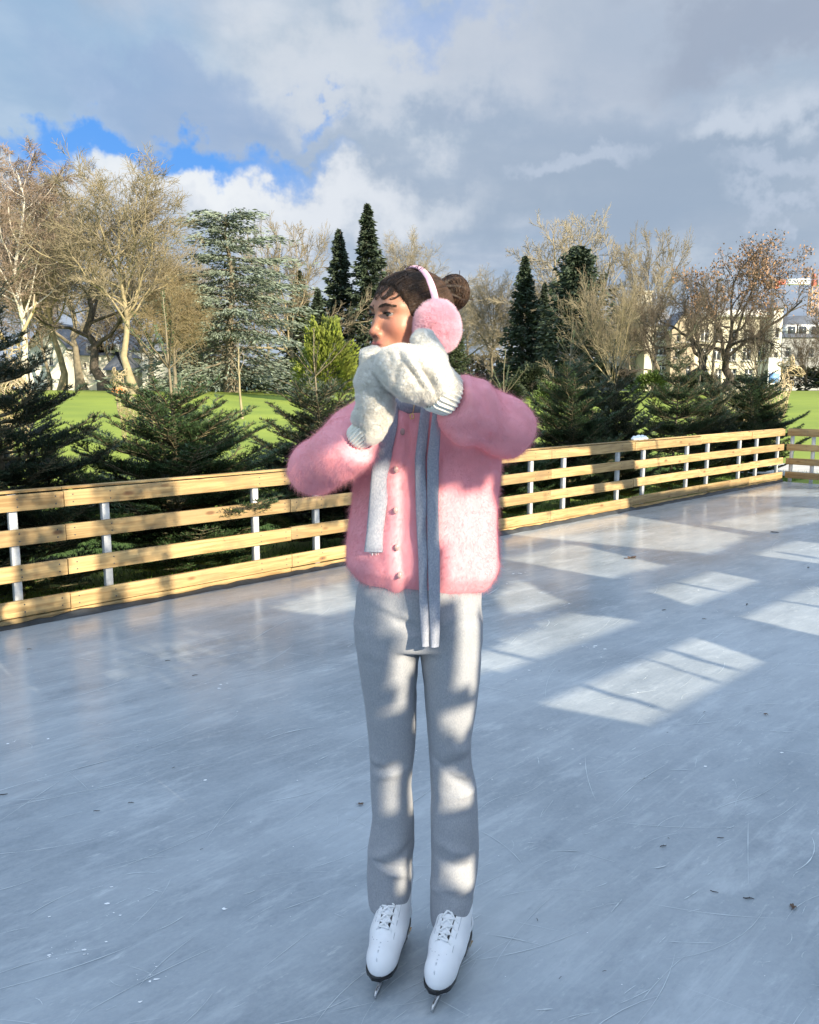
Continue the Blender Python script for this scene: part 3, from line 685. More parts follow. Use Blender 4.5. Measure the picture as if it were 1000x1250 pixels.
def leaf_quads(name, P, size, seed, dirs=None, aspect=.55, jit=1.0):
    r = np.random.RandomState(seed); n = len(P); d = r.randn(n, 3) if dirs is None else dirs + r.randn(n, 3) * .35 * jit
    d /= np.linalg.norm(d, axis=1, keepdims=True) + 1e-9; s = np.cross(d, r.randn(n, 3)); s /= np.linalg.norm(s, axis=1, keepdims=True) + 1e-9
    L_ = size * (.6 + .8 * r.rand(n, 1)); w = L_ * aspect * .5
    V = np.stack([P - d * L_ * .5, P + s * w, P + d * L_ * .5, P - s * w], 1).reshape(-1, 3)
    return mesh(name, V, np.arange(n * 4).reshape(-1, 4), False)
# spreading park tree, tall narrow tree, fan tree, birch, willow
bare_mesh('spread', 7.5, .34, [dict(n=9, t0=.42, t1=1, ang=(35, 75), len=(.7, 1.0), up=.05, curv=.17, k=9, rr=.62, taper=.25), dict(n=7, t0=.25, t1=1, ang=(22, 55), len=(.35, .6), up=.06, curv=.2, k=6, rr=.6), dict(n=8, t0=.15, t1=1, ang=(20, 55), len=(.4, .65), up=.05, curv=.22, k=5, rr=.6, rmin=.018), dict(n=9, t0=.1, t1=1, ang=(15, 60), len=(.4, .7), up=.05, curv=.2, k=3, rr=.6, rmin=.0125, tip=.6)], 3)
bare_mesh('round', 4.6, .26, [dict(n=13, t0=.4, t1=1, ang=(14, 60), abs=(5.2, 7.4), up=.05, curv=.16, k=9, rr=.6, taper=.1), dict(n=8, t0=.3, t1=1, ang=(18, 48), len=(.28, .5), up=.05, curv=.18, k=6, rr=.55), dict(n=8, t0=.2, t1=1, ang=(18, 48), len=(.35, .6), up=.05, curv=.18, k=4, rr=.6, rmin=.017), dict(n=7, t0=.15, t1=1, ang=(15, 50), len=(.45, .75), up=.04, curv=.16, k=3, rr=.6, rmin=.013, tip=.6)], 23)
bare_mesh('spreadb', 7.0, .32, [dict(n=8, t0=.38, t1=1, ang=(35, 72), len=(.75, 1.05), up=.06, curv=.2, k=9, rr=.65, taper=.25), dict(n=7, t0=.3, t1=1, ang=(22, 60), len=(.35, .6), up=.05, curv=.22, k=6, rr=.6), dict(n=8, t0=.15, t1=1, ang=(20, 55), len=(.4, .65), up=.06, curv=.22, k=5, rr=.6, rmin=.018), dict(n=9, t0=.1, t1=1, ang=(15, 60), len=(.4, .7), up=.06, curv=.2, k=3, rr=.6, rmin=.0125, tip=.6)], 17)
bare_mesh('dense', 11.0, .21, [dict(n=30, t0=.36, t1=1, ang=(25, 70), abs=(4.6, 7.0), up=.10, curv=.16, k=7, rr=.5, taper=.35), dict(n=9, t0=.2, t1=1, ang=(22, 55), len=(.3, .55), up=.05, curv=.2, k=5, rr=.6), dict(n=6, t0=.1, t1=1, ang=(20, 60), len=(.4, .75), up=.04, curv=.2, k=4, rr=.6, rmin=.017), dict(n=6, t0=.1, t1=1, ang=(20, 60), len=(.5, .9), up=.03, curv=.2, k=3, rr=.6, rmin=.0125, tip=.6)], 8, amp=.35)
bare_mesh('fan', 2.0, .22, [dict(n=14, t0=.3, t1=1, ang=(12, 48), abs=(6.5, 9), up=.06, curv=.08, k=8, rr=.5, taper=.1), dict(n=9, t0=.25, t1=1, ang=(14, 35), len=(.3, .5), up=.05, curv=.12, k=5, rr=.55), dict(n=8, t0=.15, t1=1, ang=(14, 38), len=(.4, .7), up=.05, curv=.12, k=4, rr=.6, rmin=.017), dict(n=4, t0=.1, t1=1, ang=(14, 40), len=(.5, .8), up=.04, curv=.12, k=3, rr=.6, rmin=.015, tip=.6)], 5)
bare_mesh('birch', 13.0, .15, [dict(n=26, t0=.25, t1=.98, ang=(25, 50), abs=(3.8, 5.6), up=.12, curv=.12, k=7, rr=.5, taper=.45), dict(n=9, t0=.2, t1=1, ang=(20, 50), len=(.3, .5), up=-.02, curv=.16, k=5, rr=.55), dict(n=8, t0=.1, t1=1, ang=(20, 50), len=(.4, .8), up=-.08, curv=.14, k=4, rr=.6, rmin=.0125), dict(n=5, t0=.1, t1=1, ang=(15, 50), len=(.5, .9), up=-.10, curv=.14, k=3, rr=.6, rmin=.012, tip=.6)], 12, tip=.12)
bare_mesh('leafy', 4.2, .34, [dict(n=10, t0=.35, t1=1, ang=(25, 62), abs=(4.8, 7.2), up=.09, curv=.2, k=8, rr=.6, taper=.1), dict(n=7, t0=.3, t1=1, ang=(25, 60), len=(.3, .55), up=.04, curv=.24, k=6, rr=.6), dict(n=7, t0=.2, t1=1, ang=(25, 60), len=(.35, .6), up=.03, curv=.25, k=4, rr=.6, rmin=.014), dict(n=5, t0=.3, t1=1, ang=(20, 60), len=(.4, .7), up=.0, curv=.2, k=3, rr=.6, rmin=.015)], 31, leafs=(.15, .85, 4.2, 3))
bare_mesh('gnarl', 6.0, .42, [dict(n=6, t0=.35, t1=1, ang=(35, 75), len=(.45, .75), up=.06, curv=.34, k=9, rr=.65, taper=.1), dict(n=6, t0=.3, t1=1, ang=(30, 70), len=(.3, .55), up=.06, curv=.3, k=6, rr=.6), dict(n=6, t0=.2, t1=1, ang=(25, 60), len=(.4, .6), up=.05, curv=.25, k=4, rr=.6, rmin=.018), dict(n=7, t0=.1, t1=1, ang=(20, 60), len=(.5, .8), up=.04, curv=.2, k=3, rr=.6, rmin=.015)], 44, amp=1.8, lean=(1.2, 0))
bare_mesh('weep', 7.0, .15, [dict(n=16, t0=.3, t1=1, ang=(20, 60), abs=(2.6, 4.2), up=.10, curv=.12, k=7, rr=.5, taper=.3), dict(n=9, t0=.2, t1=1, ang=(20, 50), len=(.35, .6), up=-.05, curv=.14, k=5, rr=.55), dict(n=9, t0=.1, t1=1, ang=(15, 50), len=(.6, 1.0), up=-.18, curv=.12, k=4, rr=.6, rmin=.0125), dict(n=4, t0=.1, t1=1, ang=(15, 40), len=(.5, .9), up=-.2, curv=.12, k=3, rr=.6, rmin=.012)], 27)

def conifer_mesh(key, H, rad_, n, seed, droop=.25, leafn=15, size=.42, pw=.85, t0=.04, asp=.34, irr=.25, top=0.02):
    r = np.random.RandomState(seed); tr = wavy(H, 8, .05 * H / 8, seed); trunk = mesh(key + '_trunk', *tubes(tr[None], flare(H * .018, 8, .08)[None], 8))
    t = t0 + (1 - t0) * (np.arange(n) + r.rand(n)) / n; t = t ** 1.0; z = t * H; az = np.arange(n) * 2.4 + r.randn(n) * .4
    L_ = rad_ * ((1 - t) ** pw + top) * (1 - irr + 2 * irr * r.rand(n)); L_ = np.where(t < .12, L_ * (.6 + 3 * t), L_)
    u = np.linspace(.12, 1, leafn)[None] ** .8; dz = (-droop * u * (1.2 - .9 * t[:, None]) + .22 * u ** 3) * L_[:, None] + .25 * L_[:, None] * t[:, None] * u
    dirs = np.stack([np.cos(az), np.sin(az), 0 * az], 1); side = np.stack([-np.sin(az), np.cos(az), 0 * az], 1)
    P = np.stack([0 * z, 0 * z, z], 1)[:, None] + dirs[:, None] * (L_[:, None] * u)[..., None]; P[..., 2] += dz
    P = np.repeat(P.reshape(-1, 3), 3, 0); dd = np.repeat(np.repeat(dirs, leafn, 0), 3, 0); sd = np.repeat(np.repeat(side, leafn, 0), 3, 0)
    wd = np.repeat(np.repeat(L_, leafn) * (1 - .65 * np.tile(u[0], n)), 3) * .34
    s_ = r.uniform(-1, 1, len(P)); P = P + sd * (s_ * wd)[:, None]; P[:, 2] += r.randn(len(P)) * .05 * H / 10 - np.abs(s_) * wd * .25
    d = dd + sd * s_[:, None] * 1.2 + np.array([0, 0, -.25]); TREE[key] = (trunk, leaf_quads(key + '_crown', P, size, seed, d, asp), None)
conifer_mesh('spruce_a', 15, 2.9, 250, 1, .35, 13, .5)
conifer_mesh('spruce_b', 15, 2.5, 260, 2, .4, 13, .46, irr=.35)
conifer_mesh('yew', 12, 3.3, 330, 3, -.35, 13, .48, pw=.55, irr=.3, top=.06)
def cedar_mesh(key, seed):
    H = 15.0; r = np.random.RandomState(seed); tr = wavy(H * .97, 10, .5, seed, (.3, 0)); V = [tubes(tr[None], flare(.36, 10, .15)[None], 9)]
    P = []; Dd = []
    for i in range(54):
        t = .10 + .9 * (i + r.rand()) / 54; z = t * H * .97; az = i * 2.4 + r.randn() * .3; L_ = (5.6 * (1 - t) ** .55 + 1.0) * r.uniform(.65, 1.1)
        if t > .86: L_ = r.uniform(1.4, 2.6)
        o = np.array([np.interp(z, tr[:, 2], tr[:, 0]), np.interp(z, tr[:, 2], tr[:, 1]), z]); u = np.linspace(0, 1, 7)
        rise = r.uniform(-.10, .16) + (.25 if t > .8 else 0) - (.2 if t < .3 else 0)
        b = o + np.outer(u, [math.cos(az) * L_, math.sin(az) * L_, 0]); b[:, 2] += L_ * (rise * u - .22 * u ** 2 * (1 - t)) + r.randn(7) * .07
        V.append(tubes(b[None], (.10 * (1 - .8 * u) * (1.1 - .6 * t) + .012)[None], 5))
        for c in range(7):
            w = .3 + .7 * c / 6; c0_ = np.array([np.interp(w, u, b[:, j]) for j in range(3)]); n = int(60 * (L_ / 4) + 18)
            e = r.randn(n, 3) * np.array([.16 * L_ + .18, .16 * L_ + .18, .07]) + c0_; e[:, 2] += .08 - .28 * (np.hypot(e[:, 0] - c0_[0], e[:, 1] - c0_[1])) ** 1.2; P.append(e)
            q = np.zeros((n, 3)); q[:, :2] = e[:, :2] - o[:2]; q /= np.linalg.norm(q, axis=1, keepdims=True) + 1e-9; q[:, 2] = -.25; Dd.append(q)
    vs = []; qs = []; n = 0
    for v, q in V: vs.append(v); qs.append(q + n); n += len(v)
    TREE[key] = (mesh(key + '_trunk', np.concatenate(vs), np.concatenate(qs)), leaf_quads(key + '_crown', np.concatenate(P), .34, seed, np.concatenate(Dd), .28), None)
cedar_mesh('cedar', 4)
def bush_mesh(key, rx, rz, n, seed, size, up=.6, cone=0.0, lump=.3, core=.55):
    r = np.random.RandomState(seed); d = r.randn(n, 3); d /= np.linalg.norm(d, axis=1, keepdims=True); d[:, 2] = np.where(d[:, 2] < -.55, -d[:, 2], d[:, 2])
    rr_ = (core + (1 - core) * r.rand(n) ** .5) * (1 + lump * 2 * vnoise(d + 9, 2.6, seed)) * (1 + lump * 1.3 * vnoise(d + 9, 7, seed + 1))
    P = d * rr_[:, None] * np.array([rx, rx, rz]); P[:, 2] += rz * .85; hz = np.clip(P[:, 2] / (1.9 * rz), 0, 1); P[:, :2] *= (1 - cone * hz ** 1.2)[:, None]
    st = grow(seed, wavy(rz * .9, 5, .1, seed), flare(rx * .06, 5), [dict(n=9, t0=.1, t1=1, ang=(15, 60), abs=(rz * .6, rz * .9), up=.08, k=4, rr=.6)])
    TREE[key] = (mesh(key + '_trunk', *tube_set(st, (6, 4))), leaf_quads(key + '_crown', P, size, seed, d + np.array([0, 0, up]), .5), None)
bush_mesh('goldbush', 2.2, 2.6, 11000, 5, .24, 1.0, .38, .42)
bush_mesh('hedge', 1.6, 1.1, 4200, 6, .22, .2, 0, .35)
bush_mesh('hedgeb', 1.5, 1.6, 4600, 7, .22, .2, .2, .4)

def plant(key, px, py, pytop, Y, kind, label, mats, rz=0., width=1.0, group=None, Hm=None, names=('trunk', 'crown', 'leaves'), cat='tree'):
    """stands a tree of the given mesh with its base at the ground under that bearing and its own height"""
    x = at(px, py, Y)[0]; zb = float(ground_z(x, Y)); ztop = at(px, pytop, Y)[2]; H = max(ztop - zb, .3); s = H / Hm
    o = empty(kind, (x, Y, zb - .05), rz, label, cat, group); o.scale = (s * width, s * width, s)
    a, b, c = TREE[key]
    for me, nm, m in zip((a, b, c), names, mats):
        if me is None: continue
        me2 = me
        if me.materials and me.materials[0] is not m: me2 = me.copy(); me2.materials.clear()
        if not me2.materials: me2.materials.append(m)
        obj(nm, me2, o)
    return o
def zmax(key):
    z = 0
    for me in TREE[key]:
        if me is None: continue
        v = np.empty(len(me.vertices) * 3, np.float32); me.vertices.foreach_get('co', v); z = max(z, np.percentile(v[2::3], 99.9))
    return float(z)
HM = {k: zmax(k) for k in TREE}
B_ = 'bark'; 
def bt(key, px, top, Y, label, bark='bark', twig='twig', rz=0., width=1.0, kind='bare_tree', group='bare winter trees in the park', extra=None, cat='tree'):
    mats = [M[bark], M[twig]] + ([M[extra]] if extra else [None])
    return plant(key, px, 478, top, Y, kind, label, mats, rz, width, group, HM[key], cat=cat)
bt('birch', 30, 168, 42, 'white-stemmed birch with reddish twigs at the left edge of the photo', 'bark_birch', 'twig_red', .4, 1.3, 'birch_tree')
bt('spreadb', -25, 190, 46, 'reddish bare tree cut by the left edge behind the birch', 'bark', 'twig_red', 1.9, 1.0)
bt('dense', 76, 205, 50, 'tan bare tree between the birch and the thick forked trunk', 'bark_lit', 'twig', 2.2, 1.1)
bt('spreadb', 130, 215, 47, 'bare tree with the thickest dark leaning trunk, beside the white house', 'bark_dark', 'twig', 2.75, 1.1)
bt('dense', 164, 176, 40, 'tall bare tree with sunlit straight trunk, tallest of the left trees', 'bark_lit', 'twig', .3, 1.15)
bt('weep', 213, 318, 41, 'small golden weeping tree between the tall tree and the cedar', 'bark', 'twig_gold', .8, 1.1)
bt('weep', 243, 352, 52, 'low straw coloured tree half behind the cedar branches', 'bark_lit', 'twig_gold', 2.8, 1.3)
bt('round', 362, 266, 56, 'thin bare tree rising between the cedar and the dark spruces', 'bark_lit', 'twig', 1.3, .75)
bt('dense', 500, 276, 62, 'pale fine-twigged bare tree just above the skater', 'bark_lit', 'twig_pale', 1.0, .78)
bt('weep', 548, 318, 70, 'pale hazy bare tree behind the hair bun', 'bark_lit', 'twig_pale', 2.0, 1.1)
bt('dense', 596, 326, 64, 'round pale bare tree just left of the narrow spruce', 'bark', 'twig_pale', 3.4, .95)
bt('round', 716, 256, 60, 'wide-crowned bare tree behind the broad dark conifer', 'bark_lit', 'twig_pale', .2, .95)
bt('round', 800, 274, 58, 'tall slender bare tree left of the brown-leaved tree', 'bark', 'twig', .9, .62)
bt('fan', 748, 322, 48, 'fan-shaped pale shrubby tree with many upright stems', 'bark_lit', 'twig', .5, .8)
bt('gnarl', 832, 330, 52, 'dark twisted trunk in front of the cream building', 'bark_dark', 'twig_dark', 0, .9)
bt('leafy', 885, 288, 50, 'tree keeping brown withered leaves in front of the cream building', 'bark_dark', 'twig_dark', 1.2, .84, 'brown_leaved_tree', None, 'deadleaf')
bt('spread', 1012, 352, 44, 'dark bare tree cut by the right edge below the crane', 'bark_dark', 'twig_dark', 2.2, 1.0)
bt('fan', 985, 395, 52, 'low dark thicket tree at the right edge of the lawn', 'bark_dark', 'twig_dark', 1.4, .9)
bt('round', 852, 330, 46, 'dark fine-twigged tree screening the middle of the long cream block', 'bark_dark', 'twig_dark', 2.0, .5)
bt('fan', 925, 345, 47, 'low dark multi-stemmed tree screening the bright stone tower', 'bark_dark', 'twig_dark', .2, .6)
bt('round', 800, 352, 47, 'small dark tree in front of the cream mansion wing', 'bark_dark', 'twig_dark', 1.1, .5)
for i, (px, top, Y, k, tw, lb) in enumerate([(100, 262, 66, 'spread', 'twig', 'distant bare tree seen between the birch and the thick trunk'), (188, 285, 68, 'spreadb', 'twig_gold', 'distant bare tree right of the tall sunlit trunk'), (60, 300, 70, 'dense', 'twig_red', 'distant reddish tree behind the white house'), (225, 300, 74, 'dense', 'twig', 'distant tan tree peeping between tall tree and cedar'),
        (330, 345, 76, 'spread', 'twig', 'distant bare tree behind the right side of the cedar'), (618, 352, 80, 'spreadb', 'twig', 'distant bare tree tucked left of the narrow spruce'), (672, 340, 82, 'dense', 'twig_pale', 'distant pale tree between the two right spruces'), (770, 352, 80, 'dense', 'twig', 'distant tan tree behind the fan-shaped tree'), (140, 330, 72, 'weep', 'twig_dark', 'distant dark drooping tree behind the thick trunk'), (570, 345, 76, 'spread', 'twig', 'distant bare tree right of the earmuff')]):
    bt(k, px, top, Y, lb, 'bark', tw, i * 1.1, 1.0, group='distant bare trees')
def ct(key, px, top, Y, kind, label, m, rz=0., width=1.0, group='dark conifers in the park', bark='bark_dark', cat='tree', base=478):
    return plant(key, px, base, top, Y, kind, label, [M[bark], M[m], None], rz, width, group, HM[key], cat=cat)
ct('cedar', 284, 254, 47, 'cedar_tree', 'grey-green cedar with flat layered branches', 'cedar', 1.0, 1.3, None, 'bark')
ct('cedar', 243, 345, 56, 'cedar_tree', 'lower cedar half hidden left of the tall layered cedar', 'cedar', 3.0, 1.1, None, 'bark')
ct('spruce_a', 416, 280, 60, 'spruce_tree', 'dark pointed spruce, left one of the pair behind her face', 'spruce', 0, 1.05)
ct('spruce_b', 450, 249, 58, 'spruce_tree', 'tallest dark spruce, standing just left of her forehead', 'spruce', 1, 1.15)
ct('spruce_a', 368, 330, 58, 'spruce_tree', 'short dark spruce right of the cedar', 'conifer_mid', 2, 1.3)
ct('spruce_b', 390, 352, 54, 'spruce_tree', 'dark spruce rising behind the golden conifer', 'spruce', 3, 1.4)
ct('spruce_b', 470, 340, 52, 'spruce_tree', 'dark spruce hidden mostly behind the skater', 'spruce', 4, 1.4)
ct('spruce_a', 638, 312, 55, 'spruce_tree', 'narrow blue-dark spruce right of the skater', 'spruce', 4, 1.15)
ct('spruce_b', 662, 345, 57, 'spruce_tree', 'thin small spruce squeezed beside the narrow spruce', 'spruce', 5, 1.0)
ct('yew', 701, 300, 52, 'broad_conifer', 'broad dark upright conifer in front of the wide bare tree', 'spruce', 0, .95)
ct('spruce_a', 556, 385, 56, 'spruce_tree', 'mid green conifer seen right of her neck', 'conifer_mid', 1.7, 1.3)
ct('goldbush', 399, 384, 38, 'golden_conifer', 'bright yellow-green rounded conifer left of her face', 'yellowgreen', 0, 1.0, None, cat='shrub')
for i, (px, top, Y, k, m, wd, lb) in enumerate([
        (338, 448, 50, 'hedge', 'shrub', 1.7, 'low dark shrub under the cedar at the lawn edge'), (300, 452, 52, 'hedge', 'shrub', 1.5, 'dark shrub behind the thin stake tree'), (252, 455, 52, 'hedgeb', 'shrub', 1.3, 'dark shrub below the golden weeping tree'), (215, 458, 50, 'hedge', 'shrub', 1.4, 'dark shrub beside the orange box'),
        (650, 440, 50, 'hedgeb', 'shrub', 1.3, 'dark tall shrub under the narrow spruce'), (668, 462, 34, 'hedgeb', 'shrub_green', .9, 'bright green shrub left of the broad conifer'), (735, 440, 54, 'hedge', 'shrub', 1.5, 'dark shrub mass right of the broad conifer'), (795, 450, 46, 'hedge', 'shrub_green', 1.0, 'green rounded shrub left of the twisted trunk'), (850, 452, 48, 'hedge', 'shrub', 1.3, 'brownish dark shrub right of the twisted trunk'), (905, 456, 52, 'hedge', 'shrub', 1.5, 'dark shrub in front of the cream building'), (975, 445, 56, 'hedge', 'shrub', 1.9, 'dark hedge at the far right lawn edge'), (1040, 440, 52, 'hedge', 'shrub', 1.9, 'dark hedge beyond the right edge of the photo'), (620, 462, 44, 'hedge', 'shrub', 1.1, 'dark low shrub right of the skater'), (560, 450, 46, 'hedgeb', 'shrub', 1.3, 'dark shrub behind her left shoulder'), (143, 462, 44, 'hedge', 'shrub_green', .5, 'small green shrub at the foot of the thick trunk'), (-30, 430, 45, 'hedgeb', 'shrub', 1.4, 'dark shrub at the far left edge'), (380, 450, 46, 'hedge', 'shrub', 1.5, 'dark shrub left of the golden conifer')]):
    ct(k, px, top, Y, 'shrub', lb, m, i * 1.3, wd, 'shrubs along the lawn edge', cat='shrub')

def woods():
    r = np.random.RandomState(2); n = 52000; x = r.uniform(-170, 170, n); y = 92 + 10 * r.rand(n) + .002 * x ** 2; top = 4.2 + 2.2 * vnoise(np.stack([x, x * 0, x * 0], 1), .16, 3) + 1.6 * vnoise(np.stack([x, x * 0, x * 0], 1), .7, 4)
    z = 1.0 + np.maximum(top, 1.5) * r.rand(n) ** .8; P = np.stack([x, y, z], 1)
    o = obj('far_woods', leaf_quads('far_woods', P, .75, 3), None, M['woods']); tag(o, 'dim band of far brown undergrowth behind the park trees', None, None, 'stuff')
M['woods'] = mat('undergrowth', (.075, .065, .045), .9, .4, .3, island=.4)
woods()

# ------------------------------------------------------------------ young firs standing behind the fence
def fir_mesh(key, seed, H=2.3, spread=.9, whorls=7, top=.64, step=.0078, inter=6, tap=.64):
    r = np.random.RandomState(seed); tr = wavy(H, 9, .05, seed); rt = .004 + .034 * (1 - np.linspace(0, 1, 9)) ** 1.6
    sh = []; stems = []
    def pt(z): return np.array([np.interp(z, tr[:, 2], tr[:, 0]), np.interp(z, tr[:, 2], tr[:, 1]), z])
    zs = list(np.linspace(.16, top * H, whorls)); br = []
    for i, z in enumerate(zs):
        t = i / (whorls - 1); n = 8 if t < .85 else 6
        for j in range(n): br.append((z + r.randn() * .02, j / n * 6.283 + i * .7 + r.randn() * .18, spread * (1 - tap * t ** 1.3) * (.8 + .4 * min(1, t * 4)) * r.uniform(.78, 1.12), .02 + .50 * t))
        if i < whorls - 1:
            for j in range(inter): br.append((z + (zs[1] - zs[0]) * r.uniform(.25, .8), r.rand() * 6.283, spread * (1 - tap * t ** 1.3) * r.uniform(.4, .8), .1 + .4 * t))
    for j in range(5): br.append((top * H + (H - top * H) * .34, j / 5 * 6.283 + r.rand(), r.uniform(.26, .40) * spread, 1.0))     # candelabra on the leader
    for z, az, L_, el in br:
        n = 8; u = np.linspace(0, 1, n); d = np.array([math.cos(az), math.sin(az)])
        cur = np.zeros((n, 3)); cur[:, :2] = np.outer(u * L_, d); cur[:, 2] = L_ * (el * u + (.16 - .05 * el) * u ** 2 - .10 * (1 - el) * np.sin(u * 3.1)); cur += r.randn(n, 3) * .012 * u[:, None]
        cur += pt(z); bare = el >= 1.0
        stems.append((cur, np.linspace(.012 * (L_ / .9) + .003, .003, n)))
        for k in range(n - 1):
            if bare and k < 2: continue
            if k > 1 or el > .5: sh.append((cur[k], cur[k + 1], 1.0))
        tang = cur[-1] - cur[0]; tang /= np.linalg.norm(tang); sd = np.cross(tang, [0, 0, 1]); sd /= np.linalg.norm(sd)
        if bare: continue
        m = max(3, int(L_ / .062))
        for k in range(m):
            uu = .18 + .80 * (k + r.rand() * .4) / m; p = np.array([np.interp(uu, u, cur[:, a]) for a in range(3)])
            for s_ in (-1, 1):
                l2 = L_ * (.44 * (1 - uu) + .10) * r.uniform(.75, 1.15); dv = tang * r.uniform(.65, .95) + sd * s_ * r.uniform(.7, 1.0) + np.array([0, 0, r.uniform(-.05, .22)]); dv /= np.linalg.norm(dv)
                e = p + dv * l2 + np.array([0, 0, .05 * l2]); sh.append((p, e, 1.0)); stems.append((np.linspace(p, e, 3), np.array([.0042, .003, .0018])))
                m2 = int(l2 / .055)
                for k2 in range(m2):
                    p2 = p + (e - p) * (.25 + .7 * (k2 + .5) / m2)
                    for s2 in (-1, 1):
                        l3 = l2 * .42 * (1 - .6 * k2 / m2) * r.uniform(.7, 1.2); d3 = dv * .75 + np.cross(dv, [0, 0, 1]) * s2 * .8 + np.array([0, 0, r.uniform(-.1, .25)]); d3 /= np.linalg.norm(d3)
                        sh.append((p2, p2 + d3 * l3, .9))
    top_p = pt(H); sh += [(pt(H * .86), pt(H * .93), .8), (pt(H * .93), pt(H), .8), (pt(top * H), pt(top * H + .1), .8)]
    A = np.array([s[0] for s in sh]); Bp = np.array([s[1] for s in sh]); sc = np.array([s[2] for s in sh]); Ls = np.linalg.norm(Bp - A, axis=1); cnt = np.maximum((Ls / step).astype(int), 2)
    ix = np.repeat(np.arange(len(A)), cnt * 2); n = len(ix); t = r.rand(n)[:, None]; dv = ((Bp - A) / (Ls[:, None] + 1e-9))[ix]; P = A[ix] * (1 - t) + Bp[ix] * t
    ref = np.cross(dv, np.array([0, 0, 1.])); ref /= np.linalg.norm(ref, axis=1, keepdims=True) + 1e-9; up = np.cross(ref, dv)
    a = r.uniform(-.5, 3.64, n)[:, None]; nd = dv * .75 + ref * np.cos(a) + up * np.sin(a) * .8; nd /= np.linalg.norm(nd, axis=1, keepdims=True)
    ln = (.024 * sc[ix] * (.75 + .5 * r.rand(n)))[:, None]; wv = np.cross(nd, up + .3 * r.randn(n, 3)); wv /= np.linalg.norm(wv, axis=1, keepdims=True) + 1e-9; wv *= .0024
    V = np.stack([P - wv, P + wv, P + nd * ln + wv * .5, P + nd * ln - wv * .5], 1).reshape(-1, 3)
    needles = mesh(key + '_needles', V, np.arange(n * 4).reshape(-1, 4), False)
    vs = []; qs = []; nn = 0
    for c, rr_ in stems:
        v, q = tubes(c[None], rr_[None], 5); vs.append(v); qs.append(q + nn); nn += len(v)
    TREE[key] = (mesh(key + '_trunk', *tubes(tr[None], rt[None], 8)), needles, mesh(key + '_branches', np.concatenate(vs), np.concatenate(qs)))
fir_mesh('fir_a', 2, 2.3, .92, 10, .66); fir_mesh('fir_d', 14, 2.3, .98, 9, .90, inter=2, tap=.86); fir_mesh('fir_b', 5, 2.3, .90, 9, .60); fir_mesh('fir_c', 9, 2.3, .84, 10, .68)
def fir(key, px, pytop, back, label, m, rz, width=1.0, t=None):
    # ground position: 'back' metres behind the fence on that bearing
    v = ray(px, 600); o2 = FO + FN * back; k = (o2 @ FN) / (v[:2] @ FN); p = v[:2] * k; Y = p[1]
    zb = float(ground_z(p[0], p[1])); H = at(px, pytop, Y)[2] - zb; s = H / 2.3
    o = empty('fir_tree', (p[0], p[1], zb - .02), rz, label, 'tree', 'young fir trees behind the rink fence'); o.scale = (s * width, s * width, s)
    a, b, c = TREE[key]
    for me, nm, mm in ((a, 'trunk', M['fir_stem']), (b, 'needles', m), (c, 'branches', M['fir_wood'])):
        me2 = me.copy() if me.materials and me.materials[0] is not mm else me
        me2.materials.clear(); me2.materials.append(mm); obj(nm, me2, o)
fir('fir_d', 16, 342, 1.05, 'large dark fir at the left edge with its thin leader cut against the birch', M['fir_dark'], .3, 1.02)
fir('fir_b', 214, 352, 1.0, 'bushy sunlit fir in the middle of the left fence with a long bare leader', M['fir'], 1.2, 1.16)
fir('fir_c', 388, 398, 1.05, 'dark fir half hidden behind her right elbow', M['fir_dark'], 2.0, 1.1)
fir('fir_a', 505, 410, 1.0, 'fir hidden almost wholly behind the skater', M['fir'], 3.0, 1.0)
fir('fir_b', 612, 425, 1.0, 'fir peeping out below her left sleeve', M['fir'], 4.4, .9)
fir('fir_c', 694, 384, 1.0, 'fir with pale bare stem, first tree right of her sleeve', M['fir_green'], .9, .84)
fir('fir_a', 750, 408, 1.0, 'fir behind the lump of snow on the rail', M['fir_dark'], 5.1, .78)
fir('fir_d', 818, 412, 1.0, 'fir with candelabra leader between the snow lump and the wire deer', M['fir_green'], 2.5, .82)
fir('fir_c', 862, 422, 1.05, 'thin topped fir left of the wire deer', M['fir_dark'], 3.8, .72)
fir('fir_a', 909, 412, 1.0, 'rightmost fir, standing in front of the wire deer by the fence corner', M['fir_green'], 1.7, .92)
fir('fir_b', -75, 400, 1.1, 'fir just beyond the left edge of the photo', M['fir_dark'], 1.7, 1.1)

def grass_blades():
    r = np.random.RandomState(4); n = 60000; t = r.uniform(-3.5, 14, n); o_ = .12 + 7.0 * r.rand(n) ** 1.5; xy = FO + np.outer(t, FW) + np.outer(o_, FN)
    z = ground_z(xy[:, 0], xy[:, 1]); p = np.stack([xy[:, 0], xy[:, 1], z - .005], 1); h = (.035 + .05 * r.rand(n))[:, None]
    d = r.randn(n, 3) * .35; d[:, 2] = 1; d /= np.linalg.norm(d, axis=1, keepdims=True); w = np.cross(d, r.randn(n, 3)); w /= np.linalg.norm(w, axis=1, keepdims=True); w *= .0035
    V = np.stack([p - w, p + w, p + d * h], 1).reshape(-1, 3)
    o = obj('grass', mesh('grass', V, np.arange(n * 3).reshape(-1, 3), False), None, M['grass_blade']); tag(o, 'short grass growing along the back of the long fence', None, None, 'stuff')
grass_blades()

